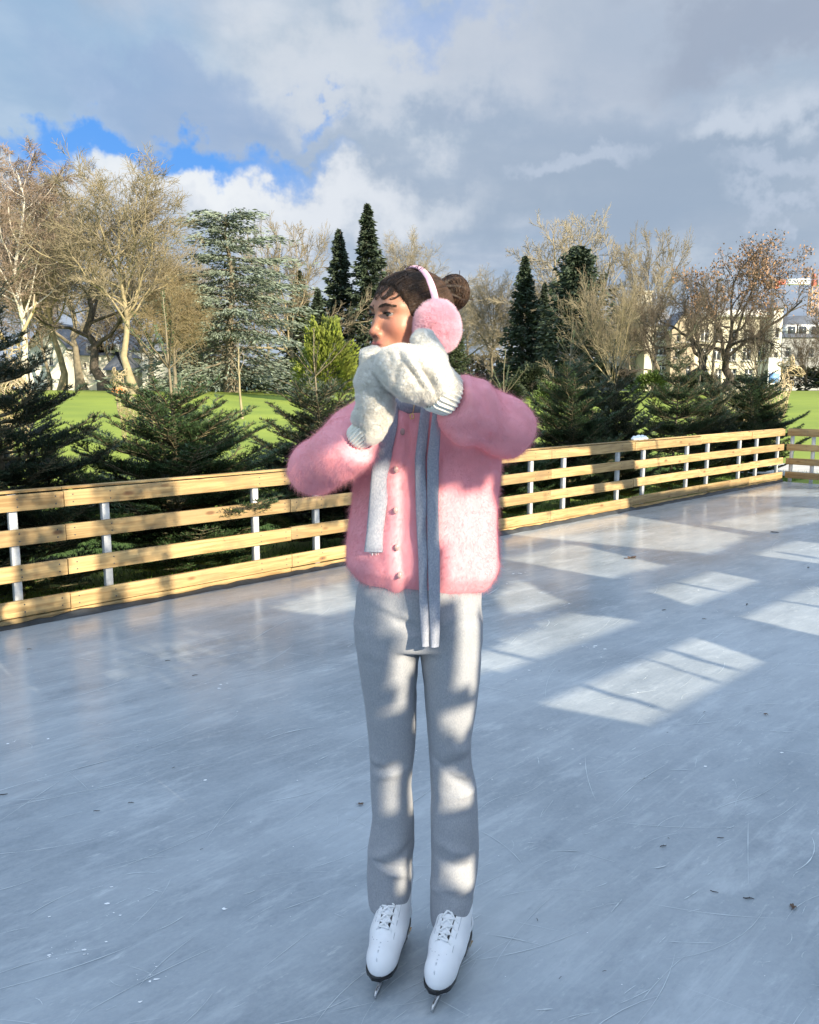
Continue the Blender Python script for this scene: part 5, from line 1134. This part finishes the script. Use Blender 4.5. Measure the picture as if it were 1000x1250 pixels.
for px, py, n, L_, w, a in [(560, 952, (.55, 0, .83), .05, .006, -.008), (548, 943, (.5, 0, .85), .05, .008, .006), (572, 968, (-.2, 0, 1), .04, .008, .007), (540, 934, (.6, 0, .8), .03, .006, -.005),
                                (566, 915, (.1, 0, 1), .035, .012, .006), (560, 932, (-.15, 0, 1), .035, .010, -.006), (470, 938, (-.25, 0, 1), .045, .007, -.005), (476, 946, (-.25, 0, 1), .05, .009, .005), (460, 930, (.3, 0, 1), .035, .008, .004),
                                (470, 1058, (.25, 0, 1), .04, .007, -.006), (480, 1066, (.35, 0, 1), .05, .009, .006), (462, 1045, (-.5, 0, .8), .05, .008, .005), (495, 1040, (-.6, 0, .8), .04, .008, -.005),
                                (556, 1040, (.3, 0, 1), .05, .010, .005), (548, 1056, (.25, 0, 1), .05, .008, -.004), (556, 1000, (-.3, 0, 1), .05, .012, -.003), (530, 1085, (-.5, 0, 1), .04, .01, .004), (565, 1100, (.3, 0, 1), .05, .009, -.004),
                                (508, 770, (.45, 0, 1), .06, .006, -.006), (490, 757, (.42, 0, 1), .06, .006, -.005), (470, 745, (.45, 0, 1), .05, .007, .004), (455, 800, (.2, 0, 1), .05, .012, .002), (545, 760, (-.4, 0, 1), .05, .009, .003)]:
    h_ = hit(trouser_base, px, py)
    if h_ is not None: FOLDS.append((h_, n, L_, w * 1.2, a * 1.45))
def trouser_sdf(P):
    d = trouser_base(P)
    for f in FOLDS: d = d - fold(P, *f)
    low = np.clip((1.0 - P[:, 2]) / .9, 0, 1)
    return d - vnoise(P * np.array([1, 1, .55]), 13, 3) * (.005 + .010 * low) - vnoise(P, 34, 4) * .0025
bb = np.array([(r[1] - r[3], r[2] - r[4], r[0]) for r in RR + RL + HIP] + [(r[1] + r[3], r[2] + r[4], r[0]) for r in RR + RL + HIP])
V, Q = nets(trouser_sdf, bb.min(0) - .03, bb.max(0) + .03, .0065); V = relax(V, Q, 1, .5)
tro = part('trousers', mesh('trousers', V, Q), M['trouser'])

# --- jacket
TOR = [row(py, a, b, 1.93, ry) for py, a, b, ry in [(724, 440, 592, .105), (716, 430, 602, .120), (700, 423, 607, .132), (670, 423, 607, .135), (640, 426, 606, .135), (600, 430, 607, .135), (565, 435, 610, .133), (530, 441, 606, .128), (505, 449, 596, .118), (485, 460, 584, .10), (470, 480, 562, .075), (458, 494, 546, .06)]]
shR, elR, wrR = at(470, 505, 1.93), at(385, 569, 1.84), at(438, 534, 1.715)
shL, elL, wrL = at(568, 512, 1.93), at(609, 521, 1.76), at(548, 484, 1.665)
def torso_sdf(P):
    q = P.copy(); q[:, 2] -= .024 * np.clip((1.2 - q[:, 2]) / .2, 0, 1); q[:, 2] += .085 * (q[:, 0] - .03) * np.clip((1.25 - q[:, 2]) / .2, 0, 1)
    return loft(q, TOR, 2.4)
axR = (wrR - elR) / np.linalg.norm(wrR - elR); axL = (wrL - elL) / np.linalg.norm(wrL - elL)
SFOLD = []
def sleeve_sdf(P):
    a = chain(P, [shR, (shR + elR) / 2 + np.array([0, 0, .01]), elR, (elR * .45 + wrR * .55), wrR], (.070, .060, .055, .055, .049), .03)
    b = chain(P, [shL, (shL + elL) / 2, elL, (elL * .4 + wrL * .6), wrL], (.074, .069, .064, .062, .060), .03)
    a = smax(a, (P - wrR) @ axR, .024); b = smax(b, (P - wrL) @ axL, .030)
    n = vnoise(P * np.array([1, 1, .9]), 13, 6) * .024 + vnoise(P, 26, 7) * .009
    d = np.minimum(a, b) - n
    for f in SFOLD: d = d - fold(P, *f)
    return d
_f = [(hit(sleeve_sdf, px, py), n, L_, w, am) for px, py, n, L_, w, am in [(588, 476, (.9, 0, .35), .05, .010, -.010), (614, 486, (.85, 0, .5), .05, .010, -.009), (572, 474, (.9, 0, .3), .05, .012, .005), (602, 480, (.9, 0, .4), .04, .010, .005), (632, 505, (.7, 0, .7), .04, .010, -.006), (600, 535, (.3, 0, .95), .06, .008, -.006), (575, 525, (.2, 0, .97), .05, .009, -.005), (432, 552, (.8, 0, -.55), .05, .009, -.006), (412, 560, (.8, 0, -.5), .05, .010, -.006), (392, 560, (.5, 0, -.8), .05, .012, .005), (420, 575, (.7, 0, -.7), .05, .010, .004), (372, 585, (.7, 0, .7), .05, .010, -.004)]]
SFOLD = [f for f in _f if f[0] is not None]
def placket_x(z): return np.interp(z, [.93, 1.1, 1.25, 1.36], [at(489, 712, 1.8)[0], at(484, 640, 1.8)[0], at(486, 560, 1.8)[0], at(493, 500, 1.8)[0]])
def jacket_sdf(P):
    t = torso_sdf(P) - vnoise(P, 9, 2) * .012 - vnoise(P, 22, 3) * .005
    fr = np.clip((1.90 - P[:, 1]) / .05, 0, 1); px_ = placket_x(P[:, 2]); wob = .003 * np.sin(P[:, 2] * 42)
    t = t - fr * (.007 * np.exp(-((P[:, 0] - px_ + .012 + wob) / .014) ** 4) + .005 * np.exp(-((P[:, 0] - px_ - .002 + wob) / .0045) ** 2) - .004 * np.exp(-((P[:, 0] - px_ - .012 + wob) / .005) ** 2))
    hz = P[:, 2] + .085 * (P[:, 0] - .03); t = t + .004 * np.exp(-((hz - 1.005) / .012) ** 2)
    d = smin(t, sleeve_sdf(P), .03)
    return d
jb0 = np.array([-.34, 1.52, .90]); jb1 = np.array([.36, 2.12, 1.56])
V, Q = nets(jacket_sdf, jb0, jb1, .0075); V = relax(V, Q, 2, .5)
jk = furry('jacket', V, Q, [M['mohair'], M['mohair_fuzz']], 85000, .0050, .00012, 3, (0, 0, -.8), .40, .5, person, halo=40000, hln=.016); jk.location = -ROOT
for py, px in ((527, 491.5), (573, 483.5), (623, 483), (668, 484.5), (702, 488)):
    h_ = hit(jacket_sdf, px, py); 
    if h_ is None: continue
    mb = MB(); k = 14; V = [(0, -.006, 0)]; V += [(.0050 * math.cos(a), -.006, .0074 * math.sin(a)) for a in np.arange(k) / k * 6.283]; V += [(.0054 * math.cos(a), -.0035, .0078 * math.sin(a)) for a in np.arange(k) / k * 6.283]; V += [(.0050 * math.cos(a), .010, .0070 * math.sin(a)) for a in np.arange(k) / k * 6.283]
    V[0] = (0, -.0052, 0)
    mb.add(np.array(V) + h_, [np.array([(0, 1 + (i + 1) % k, 1 + i) for i in range(k)]), np.array([(1 + i + o_ * k, 1 + (i + 1) % k + o_ * k, 1 + k + (i + 1) % k + o_ * k, 1 + k + i + o_ * k) for i in range(k) for o_ in (0, 1)])])
    obj('button', mesh('button', *mb.data()), jk, M['button'])

# --- scarf
def tail(name, pts, off=.012, hang=1.775):
    """pts: (py, x left, x right) in the picture; lies on the jacket, hangs free below the hem"""
    P = []; last = None
    for py, a, b in pts:
        h_ = hit(jacket_sdf, (a + b) / 2, py); Y = (h_[1] - off) if h_ is not None and py < 718 else (last if last else hang)
        last = min(Y, last + .004) if last and py > 690 else Y; P.append((py, a, b, last))
    P = np.array(P); n = 60; pys = np.linspace(P[0, 0], P[-1, 0], n); L_ = []
    Ysm = np.interp(pys, P[:, 0], P[:, 3]); Ysm = np.convolve(np.pad(Ysm, 4, mode='edge'), np.ones(9) / 9, 'valid')
    m = 9; front = []; 
    for py, Y in zip(pys, Ysm):
        a, b = np.interp(py, P[:, 0], P[:, 1]), np.interp(py, P[:, 0], P[:, 2]); A, B = at(a, py, Y), at(b, py, Y)
        for i in range(m):
            t = i / (m - 1); p = A + (B - A) * t; p[1] -= .004 * math.sin(t * math.pi) + .0022 * math.sin(py * .09 + t * 3); front.append(p)
    front = np.array(front).reshape(n, m, 3); back = front + np.array([0, .008, 0]); back[:, [0, -1]] -= np.array([0, .005, 0])
    ring = np.concatenate([front, back[:, ::-1]], 1); k = 2 * m; ix = np.arange(n * k).reshape(n, k)
    q = np.stack([ix[:-1], ix[1:], np.roll(ix, -1, 1)[1:], np.roll(ix, -1, 1)[:-1]], -1).reshape(-1, 4)
    ends = np.concatenate([np.stack([ix[e, :m - 1], ix[e, 1:m], ix[e, k - 2:m - 1:-1], ix[e, k - 1:m:-1]], -1) for e in (0, n - 1)])
    return ring.reshape(-1, 3), np.concatenate([q, ends])
sc_V, sc_Q = tail('a', [(488, 477, 487), (520, 473.5, 485.5), (550, 458.5, 479), (570, 454, 478), (605, 451, 474), (650, 447.5, 468), (674, 444.5, 467.5)])
rib_bump = heather('grey_knit_ribbed', (.27, .285, .325), (.44, .455, .49), 120)
scf = part('scarf', mesh('scarf_tail', sc_V, sc_Q), M['scarf'])
for nm, pts in (('tail', [(488, 515, 526), (505, 513, 525), (560, 506.5, 519.8), (620, 507.5, 521), (680, 510.5, 521.5), (735, 512, 522.5), (770, 513.5, 523.8), (789, 515.3, 525)]), ('tail', [(488, 528, 540), (505, 528, 539), (560, 521.5, 536), (620, 521.5, 535.5), (680, 522, 537), (735, 523.8, 537.3), (770, 525, 537), (790, 526.5, 536)])):
    v, q = tail(nm, pts, .013 if pts[0][1] < 520 else .016); obj(nm, mesh('scarf_' + nm, v, q), scf, M['scarf'])
hd = at(500, 389, 1.885)
def loop_sdf(P):
    d = None
    for i in range(14):
        a0, a1 = i / 14 * 6.283, (i + 1) / 14 * 6.283; c = np.array([hd[0] + .012, hd[1] + .03, hd[2] - .175])
        f = lambda a: c + np.array([.082 * math.cos(a), .080 * math.sin(a), .014 * math.sin(a) + .006 * math.cos(3 * a)])
        e = caps(P, f(a0), f(a1), .030, .030); d = e if d is None else np.minimum(d, e)
    return d - vnoise(P, 24, 3) * .014
c_ = np.array([hd[0] + .012, hd[1] + .03, hd[2] - .175]); V, Q = nets(loop_sdf, c_ - .14, c_ + .14, .007); V = relax(V, Q, 1)
obj('neck_loop', mesh('scarf_loop', V, Q), scf, M['scarf'])
mb = MB()
for i in range(7):                                       # label stub and loose threads at the short tail's end
    p = at(452 + i * 1.6, 674.5, sc_V[-5][1]); mb.tube([p, p + np.array([.002 * math.sin(i * 2.1), 0, -.003 - .006 * ((i * 37) % 5) / 5])], .0009, 4)
obj('fringe', mesh('fringe', *mb.data()), scf, M['lace'])

# --- mittens
def mitR_sdf(P):
    P = P - np.array([0, 0, .006])
    w = at(451, 527, 1.695); a = at(458, 500, 1.685); b = at(458, 470, 1.685); c = at(456, 443, 1.695); t = at(462, 452, 1.68)
    d = chain(P, [w, a, b, c], (.030, .033, .034, .028), .02); d = smin(d, chain(P, [a, t], (.022, .017), .01), .012)
    d = smin(d, elli(P, at(452, 513, 1.69), (.036, .034, .020)), .012)
    return d - vnoise(P, 30, 4) * .009 - vnoise(P, 62, 5) * .004 - vnoise(P, 110, 8) * .004
def mitL_sdf(P):
    P = P - np.array([0, 0, .006])
    w = at(541, 479, 1.655); a = at(517, 465, 1.64); b = at(498, 457, 1.633); c = at(483, 450, 1.64); e2 = at(475, 450, 1.65)
    d = chain(P, [w, a, b, c, e2], (.040, .047, .049, .036, .028), .02); d = smin(d, chain(P, [at(530, 459, 1.64), at(523, 439, 1.64), at(517, 421, 1.65)], (.029, .0265, .0245), .015), .006)
    for px, py, n, L_, w_, am in [(505, 458, (.8, 0, .6), .05, .006, -.008), (520, 462, (.85, 0, .5), .05, .006, -.008), (535, 462, (.9, 0, .45), .05, .006, .007), (512, 460, (.8, 0, .55), .05, .006, .006), (488, 452, (.9, 0, -.2), .04, .007, -.006), (478, 447, (.95, 0, .3), .05, .007, -.006)]:
        d = d - fold(P, at(px, py, 1.585), n, L_, w_, am)
    return d - vnoise(P, 28, 6) * .009 - vnoise(P, 60, 2) * .004 - vnoise(P, 110, 8) * .004
def ribcuff(a, b, ra, rb, n=24):
    a = np.array(a); b = np.array(b); d = (b - a) / np.linalg.norm(b - a); x = np.cross(d, (0, 0, 1)); x /= np.linalg.norm(x); y = np.cross(d, x); k = n * 6; m = 9
    an = np.arange(k) / k * 6.283; V = []
    for i in range(m):
        t = i / (m - 1); r_ = (ra + (rb - ra) * t) * (1 + .07 * np.cos(an * n)) - (.004 if i in (0, m - 1) else 0); V.append(a + (b - a) * t + np.outer(r_ * np.cos(an), x) + np.outer(r_ * np.sin(an), y))
    for r_ in (rb * .75,): V.append(b - d * .004 + np.outer(r_ * np.cos(an), x) + np.outer(r_ * np.sin(an), y))
    V = np.array(V); m = len(V); ix = np.arange(m * k).reshape(m, k); q = np.stack([ix[:-1], np.roll(ix, -1, 1)[:-1], np.roll(ix, -1, 1)[1:], ix[1:]], -1).reshape(-1, 4); return V.reshape(-1, 3), q
for nm, fn, lo, hi, cuff, lb in (('mitten', mitR_sdf, at(458, 482, 1.69) - .12, at(458, 482, 1.69) + .12, (at(452, 521, 1.69), at(434, 537, 1.715), .029, .026), 'right mitten held upright, partly behind the other'), ('mitten', mitL_sdf, at(508, 455, 1.64) - .15, at(508, 455, 1.64) + .15, (at(529, 475, 1.645), at(552, 486, 1.668), .042, .038), 'left mitten laid across the mouth with thumb raised')):
    V, Q = nets(fn, lo, hi, .0042); V = relax(V, Q, 1, .3)
    mt = furry(nm, V, Q, [M['fleece'], M['fleece_fuzz']], 60000, .0042, .00026, 8, (0, 0, -.15), .9, .9, person, clump=130); mt.location = -ROOT; mt['label'] = lb
    obj('cuff', mesh('cuff', *ribcuff(*cuff)), mt, M['rib'])

# --- head
TH = rad(55); HS = .93
HR = np.stack([[-math.cos(TH), math.sin(TH), 0], [-math.sin(TH), -math.cos(TH), 0], [0, 0, 1.]], 1)
def HW(V): return (np.asarray(V) * HS) @ HR.T + hd
def face_sdf(P):
    d = elli(P, (0, -.014, .030), (.073, .092, .076)); d = smin(d, elli(P, (0, .026, .028), (.063, .061, .055)), .03)
    d = smin(d, elli(P, (0, .030, -.030), (.057, .060, .082)), .03); d = smin(d, elli(P, (0, .058, -.096), (.022, .024, .020)), .03)
    d = smin(d, elli(P, (0, .0, -.05), (.055, .07, .05)), .03)
    for s in (-1, 1):
        d = smin(d, elli(P, (s * .037, .056, -.026), (.024, .024, .022)), .02)
        d = smin(d, chain(P, [(s * .012, .083, .020), (s * .030, .080, .024), (s * .048, .064, .020)], (.008, .008, .007), .01), .016)
        d = smax(d, -elli(P, (s * .031, .094, .005), (.019, .016, .012)), .012)
    d = smin(d, chain(P, [(0, .082, .012), (0, .092, -.010), (0, .104, -.034)], (.0062, .0066, .0075), .01), .012)
    d = smin(d, elli(P, (0, .1045, -.036), (.0086, .0095, .0080)), .007)
    for s in (-1, 1):
        d = smin(d, elli(P, (s * .0110, .095, -.040), (.0066, .010, .0065)), .006); d = smax(d, -elli(P, (s * .0065, .1005, -.0475), (.0036, .0055, .0036)), .003)
    d = smin(d, elli(P, (0, .082, -.068), (.028, .016, .022)), .02)
    d = smin(d, elli(P, (0, .094, -.0625), (.021, .0085, .0055)), .005); d = smin(d, elli(P, (0, .0925, -.0735), (.019, .009, .0068)), .005)
    d = smax(d, -elli(P, (0, .104, -.0675), (.022, .010, .0012)), .003); d = smax(d, -elli(P, (0, .100, -.053), (.0028, .005, .007)), .006)
    for s in (-1, 1):
        e = np.array([s * .031, .0735, .0055]); r_ = np.linalg.norm(P - e, axis=1)
        up = np.maximum(r_ - .0140, -(P[:, 2] - e[2] - .0028 + .25 * np.abs(P[:, 0] - e[0]) ** 1.0 * .6)); lw = np.maximum(r_ - .0136, (P[:, 2] - e[2] + .0045))
        d = smin(d, up, .003); d = smin(d, lw, .004)
    return d
def body_sdf(P):
    d = smin(face_sdf(P), chain(P, [(0, -.012, -.055), (0, -.030, -.13), (0, -.045, -.19)], (.052, .050, .058), .02), .02)
    return smin(d, elli(P, (0, -.06, -.245), (.14, .075, .06)), .03)
V, Q = nets(body_sdf, (-.16, -.16, -.28), (.16, .135, .145), .0030)
me = mesh('body', HW(V), Q)
lip = np.maximum(np.exp(-(V[:, 0] / .0215) ** 6 - ((V[:, 2] + .0625) / .0062) ** 4), np.exp(-(V[:, 0] / .0195) ** 6 - ((V[:, 2] + .074) / .0070) ** 4)) * (V[:, 1] > .082)
blush = .75 * np.exp(-((np.abs(V[:, 0]) - .040) / .024) ** 2 - ((V[:, 2] + .030) / .026) ** 2) * (V[:, 1] > .02) + .5 * np.exp(-((V[:, 0]) / .012) ** 2 - ((V[:, 2] + .036) / .012) ** 2) * (V[:, 1] > .09)
eyesh = .45 * np.exp(-((np.abs(V[:, 0]) - .032) / .017) ** 2 - ((V[:, 2] - .0095) / .008) ** 2) * (V[:, 1] > .05)
nos = np.exp(-((np.abs(V[:, 0]) - .0065) / .0035) ** 2 - ((V[:, 2] + .0465) / .0030) ** 2) * (V[:, 1] > .09)
for nm, vals in (('lip', lip), ('blush', np.clip(blush, 0, 1)), ('shade', np.clip(np.maximum(eyesh * .7, nos), 0, 1))):
    a = me.attributes.new(nm, 'FLOAT', 'POINT'); a.data.foreach_set('value', vals.astype(np.float32))
body = part('body', me, M['skin'])
def ysurf(x, z):
    y = np.linspace(.14, -.02, 160); d = face_sdf(np.stack([np.full(160, x), y, np.full(160, z)], 1)); k = np.argmax(d < 0); return y[k] if (d < 0).any() else .02
for s in (-1, 1):
    c = np.array([s * .031, .0735, .0055]); r_ = .0126; nu, nv = 28, 40; u = np.linspace(.02, math.pi - .02, nu); v = np.arange(nv) / nv * 6.283
    gz = np.array([.22, .96, -.02]); gz /= np.linalg.norm(gz); gx = np.cross(gz, (0, 0, 1)); gx /= np.linalg.norm(gx); gy = np.cross(gx, gz)
    pts = np.array([c + r_ * (math.cos(a) * gz + math.sin(a) * (math.cos(b) * gx + math.sin(b) * gy)) for a in u for b in v]); ix = np.arange(nu * nv).reshape(nu, nv)
    q = np.stack([ix[:-1], ix[1:], np.roll(ix, -1, 1)[1:], np.roll(ix, -1, 1)[:-1]], -1).reshape(-1, 4); fm = np.repeat((u[:-1] < .60).astype(int), nv)
    eo = part('eye', mesh('eye', HW(pts), q, True, None, [M['eye_white'], M['iris']], fm))
    mb = MB(); arc = [c + np.array([math.sin(a) * .0142, math.cos(a) * .0142 * .95, .0030 - .0055 * (math.sin(a)) ** 2]) for a in np.linspace(-.95, .95, 11)]
    mb.tube(HW(arc), np.array([.0004, .0009, .0012, .0013, .0013, .0013, .0013, .0013, .0013, .0011, .0005]) * HS, 6)
    for a in np.linspace(-.9, .9, 16): p = c + np.array([math.sin(a) * .0145, math.cos(a) * .0142, .0030 - .0055 * math.sin(a) ** 2]); mb.tube(HW([p, p + np.array([math.sin(a) * .004, .004, .0012]), p + np.array([math.sin(a) * .006, .005, .0042])]), [.0005, .0004, .0001], 4)
    part('lashes', mesh('lashes', *mb.data()), M['lash'])
    mb = MB(); rg = np.random.RandomState(4 + s)
    for i in range(85):
        t = rg.rand(); x = .011 + .036 * t; z = .0200 + .0050 * math.sin(min(t * 1.9, 1.75)) - .004 * max(0, t - .65) * 2 + rg.randn() * .0021 * (1 - .45 * t); L_ = .009 * (.6 + .6 * rg.rand())
        dx, dz = (.55 + .4 * t) * L_, (.75 - .95 * t) * L_ * .7; p = [(s * (x + dx * k / 2), ysurf(s * (x + dx * k / 2), z + dz * k / 2) + .0012, z + dz * k / 2) for k in range(3)]; mb.tube(HW(p), [.00075, .0007, .0002], 4, False)
    part('eyebrow', mesh('eyebrow', *mb.data()), M['hair'])

# --- hair: close cap, strands swept back to the bun, bun, forehead curls
BUN = np.array([.0, -.134, .070])
def cap_sdf(P):
    d = smin(elli(P, (0, -.016, .031), (.079, .097, .082)), elli(P, (0, .024, .031), (.067, .065, .059)), .03)
    d = smax(d, -elli(P, (0, .115, -.02), (.098, .092, .104)), .012)
    return smax(d, -(P[:, 2] + .065 + .25 * np.minimum(P[:, 1] + .05, 0)), .01) - vnoise(P * np.array([1, .3, 1]), 70, 3) * .004
V, Q = nets(cap_sdf, (-.10, -.13, -.10), (.10, .10, .14), .0035); V = relax(V, Q, 1)
hair = part('hair', mesh('hair', HW(V), Q), M['hair'])
rg = np.random.RandomState(9); Pn = vnormals(V, Q); sp, sf = surf_points(V, Q, 4600, rg); mb = MB(); lines = []
target = np.array([0, -.103, .070])
def cap_grad(P): e = 1e-3; g = np.stack([cap_sdf(P + np.eye(3)[i] * e) - cap_sdf(P - np.eye(3)[i] * e) for i in range(3)], 1); return g / (np.linalg.norm(g, axis=1, keepdims=True) + 1e-9)
sp = sp[(sp[:, 1] > -.09)]; cur = sp.copy(); tr = []; lift = .0006 + .0022 * rg.rand(len(sp), 1)
for k in range(12):
    g = cap_grad(cur); cur = cur - g * cap_sdf(cur)[:, None] * .9; tr.append(cur + g * lift); dv = target - cur; dv = dv - g * (dv * g).sum(1)[:, None] + np.array([0, -.01, .004]); L_ = np.linalg.norm(dv, axis=1, keepdims=True); cur = cur + dv / (L_ + 1e-9) * np.minimum(.011, L_ * .5)
v, q = tubes(HW(np.stack(tr, 1)), np.broadcast_to(np.array([.0002, .0004] + [.00055] * 9 + [.0004]), (len(sp), 12)), 4)
obj('strands', mesh('strands', v, q), hair, M['hair'])
fe = lambda P: elli(P, (0, .115, -.02), (.098, .092, .104))
cand, _f = surf_points(V, Q, 60000, rg); cand = cand[(np.abs(fe(cand)) < .008) & (cand[:, 2] > .030) & (face_sdf(cand) > -.003)]; cand = cand[rg.choice(len(cand), min(380, len(cand)), False)]
fwd = np.array([0, .115, -.02]) - cand; fwd /= np.linalg.norm(fwd, axis=1, keepdims=True); both = lambda P: np.minimum(cap_sdf(P), face_sdf(P)); cur = cand + fwd * (.001 + .007 * rg.rand(len(cand), 1)) + rg.randn(*cand.shape) * .0015; tr = []
for k in range(10):
    e = 1e-3; g = np.stack([both(cur + np.eye(3)[i] * e) - both(cur - np.eye(3)[i] * e) for i in range(3)], 1); g /= np.linalg.norm(g, axis=1, keepdims=True) + 1e-9; cur = cur - g * both(cur)[:, None]; tr.append(cur + g * (.0005 + .0018 * (k / 9)))
    dv = target - cur + rg.randn(*cur.shape) * .012; dv -= g * (dv * g).sum(1)[:, None]; cur = cur + dv / (np.linalg.norm(dv, axis=1, keepdims=True) + 1e-9) * .0045
tr = np.stack(tr, 1); tr = tr[(tr[:, :, 2].min(1) > .022) & (np.abs(both(tr[:, 0])) < .003)]; v, q = tubes(HW(tr), np.broadcast_to(np.array([.00012, .00025, .00035] + [.00045] * 7), (len(tr), 10)), 4); obj('baby_hair', mesh('baby_hair', v, q), hair, M['hair'])
def bun_sdf(P): return smin(elli(P, BUN, (.041, .036, .042)), caps(P, BUN, (0, -.09, .064), .022, .028), .02) - .004 * np.sin(18 * np.arctan2(P[:, 2] - BUN[2], P[:, 0] - BUN[0] + 1e-6) * .5 + 60 * (P[:, 1] - BUN[1]))
V, Q = nets(bun_sdf, BUN - .07, BUN + .07, .004); bun = obj('bun', mesh('bun', HW(V), Q), hair, M['hair'])
P_ = []
for i in range(260):
    a0 = rg.rand() * 6.283; ph = rg.uniform(-1.2, 1.3); t = np.linspace(0, 1, 12); an = a0 + t * rg.uniform(1.2, 2.6); rr_ = .0425 + .002 * rg.rand(); p2 = ph + .22 * np.sin(t * 3 + i)
    P_.append(BUN + np.stack([rr_ * np.cos(p2) * np.cos(an), rr_ * .88 * np.sin(p2), rr_ * 1.02 * np.cos(p2) * np.sin(an)], 1))
for i in range(26):                                      # loose flyaways
    p = BUN + np.array([0, 0, .0]) + rg.randn(3) * .002; d = rg.randn(3); d /= np.linalg.norm(d); t = np.linspace(0, 1, 12)[:, None]; P_.append(p + d * (.040 + .012 * t) + np.cross(d, rg.randn(3)) * .018 * t * (1 - .2 * t))
v, q = tubes(HW(np.array(P_)), np.full((len(P_), 12), .0007), 4); obj('bun_strands', mesh('bun_strands', v, q), bun, M['hair'])
P_ = []
def curl(x, z, r_, turns, drop, sd, lean=0): 
    t = np.linspace(0, 1, 12); p = []
    for u in t: a = 1.6 + sd * u * turns * 6.283; xx = x + lean * u + r_ * (1 - .45 * u) * math.cos(a); z_ = z - drop * u + r_ * (1 - .45 * u) * math.sin(a); p.append((xx, ysurf(xx, z_) + .0035, z_))
    return p
for i, (x, z, r_, tn, dr, sd) in enumerate([(-.012, .070, .009, .9, .012, 1), (.010, .072, .010, 1.0, .014, -1), (-.030, .064, .009, .8, .022, 1), (.030, .066, .008, .9, .012, -1), (-.036, .062, .007, .8, .012, -1), (-.022, .066, .011, .7, .022, 1), (-.016, .060, .009, .9, .020, -1), (-.030, .056, .008, .9, .016, 1), (-.044, .050, .008, .7, .010, 1), (.004, .062, .009, .9, .022, 1), (.02, .07, .012, .6, .02, 1), (0, .074, .012, .8, .01, 1), (-.034, .056, .006, .6, .006, -1)]):
    for k in range(4): P_.append(np.array(curl(x + rg.randn() * .0015, z + rg.randn() * .0015, r_ * (1 + .06 * k), tn, dr, sd)))
for i in range(26):                                      # frizz along the crown
    a = rg.uniform(-.9, .9); y = rg.uniform(-.04, .07); p = np.array([.06 * math.sin(a), y, .12 + .004 - .18 * (y - .0) ** 2 * 20 * .1]); p[2] = _top(cap_sdf, p[0], p[1], 0, .16); t = np.linspace(0, 1, 12)
    P_.append(np.stack([p[0] + .010 * np.sin(t * 5 + i), p[1] + .012 * t * math.cos(i) + .006 * np.cos(t * 6 + i), p[2] + .014 * np.sin(t * 2.6)], 1))
v, q = tubes(HW(np.array(P_)), np.full((len(P_), 12), .00065), 4); obj('curls', mesh('curls', v, q), hair, M['hair'])

# --- earmuffs
band = []; ww = []
for a in np.linspace(-1.62, 1.62, 41): band.append((math.sin(a) * .091, -.016 + .004 * math.cos(a), -.012 + math.cos(a) * .133 if math.cos(a) > 0 else -.012 + math.cos(a) * .05))
band = np.array(band); w = .0105; T_ = np.gradient(band, axis=0); T_ /= np.linalg.norm(T_, axis=1, keepdims=True); Yv = np.array([0, 1., 0]); No = np.cross(T_, Yv); ring = []
for p, n in zip(band, No):
    for k in range(12): a = k / 12 * 6.283; ring.append(p + Yv * math.cos(a) * w + n * math.sin(a) * .0042)
ix = np.arange(41 * 12).reshape(41, 12); q = np.stack([ix[:-1], ix[1:], np.roll(ix, -1, 1)[1:], np.roll(ix, -1, 1)[:-1]], -1).reshape(-1, 4)
em = part('earmuffs', mesh('headband', HW(np.array(ring)), q), M['band'])
for s in (-1, 1):
    cpos = np.array([s * .098, -.010, -.026]) if s < 0 else np.array([.094, -.034, -.020])
    fn = lambda P: elli(P, cpos, (.034, .047, .050) if s < 0 else (.030, .040, .044)) - vnoise(P, 40, 3) * .004
    V, Q = nets(fn, cpos - .07, cpos + .07, .005); V = relax(V, Q, 1); f = furry('puff', HW(V), Q, [M['plush'], M['plush_fuzz']], 60000, .0125, .00028, 12, (0, 0, -.12), .40, 1.1, em, clump=95)

# --- necklace
mb = MB(); p = hit(jacket_sdf, 503, 508); p = p if p is not None else at(503, 508, 1.8)
mb.tube([at(506, 492, p[1] - .006), at(505, 500, p[1] - .006), at(503.5, 506, p[1] - .007)], .0009, 5)
mb.tube([p + np.array([math.cos(a) * .0042, -.007, math.sin(a) * .006]) for a in np.linspace(0, 6.283, 13)], .0016, 6)
part('necklace', mesh('necklace', *mb.data()), M['gold'])
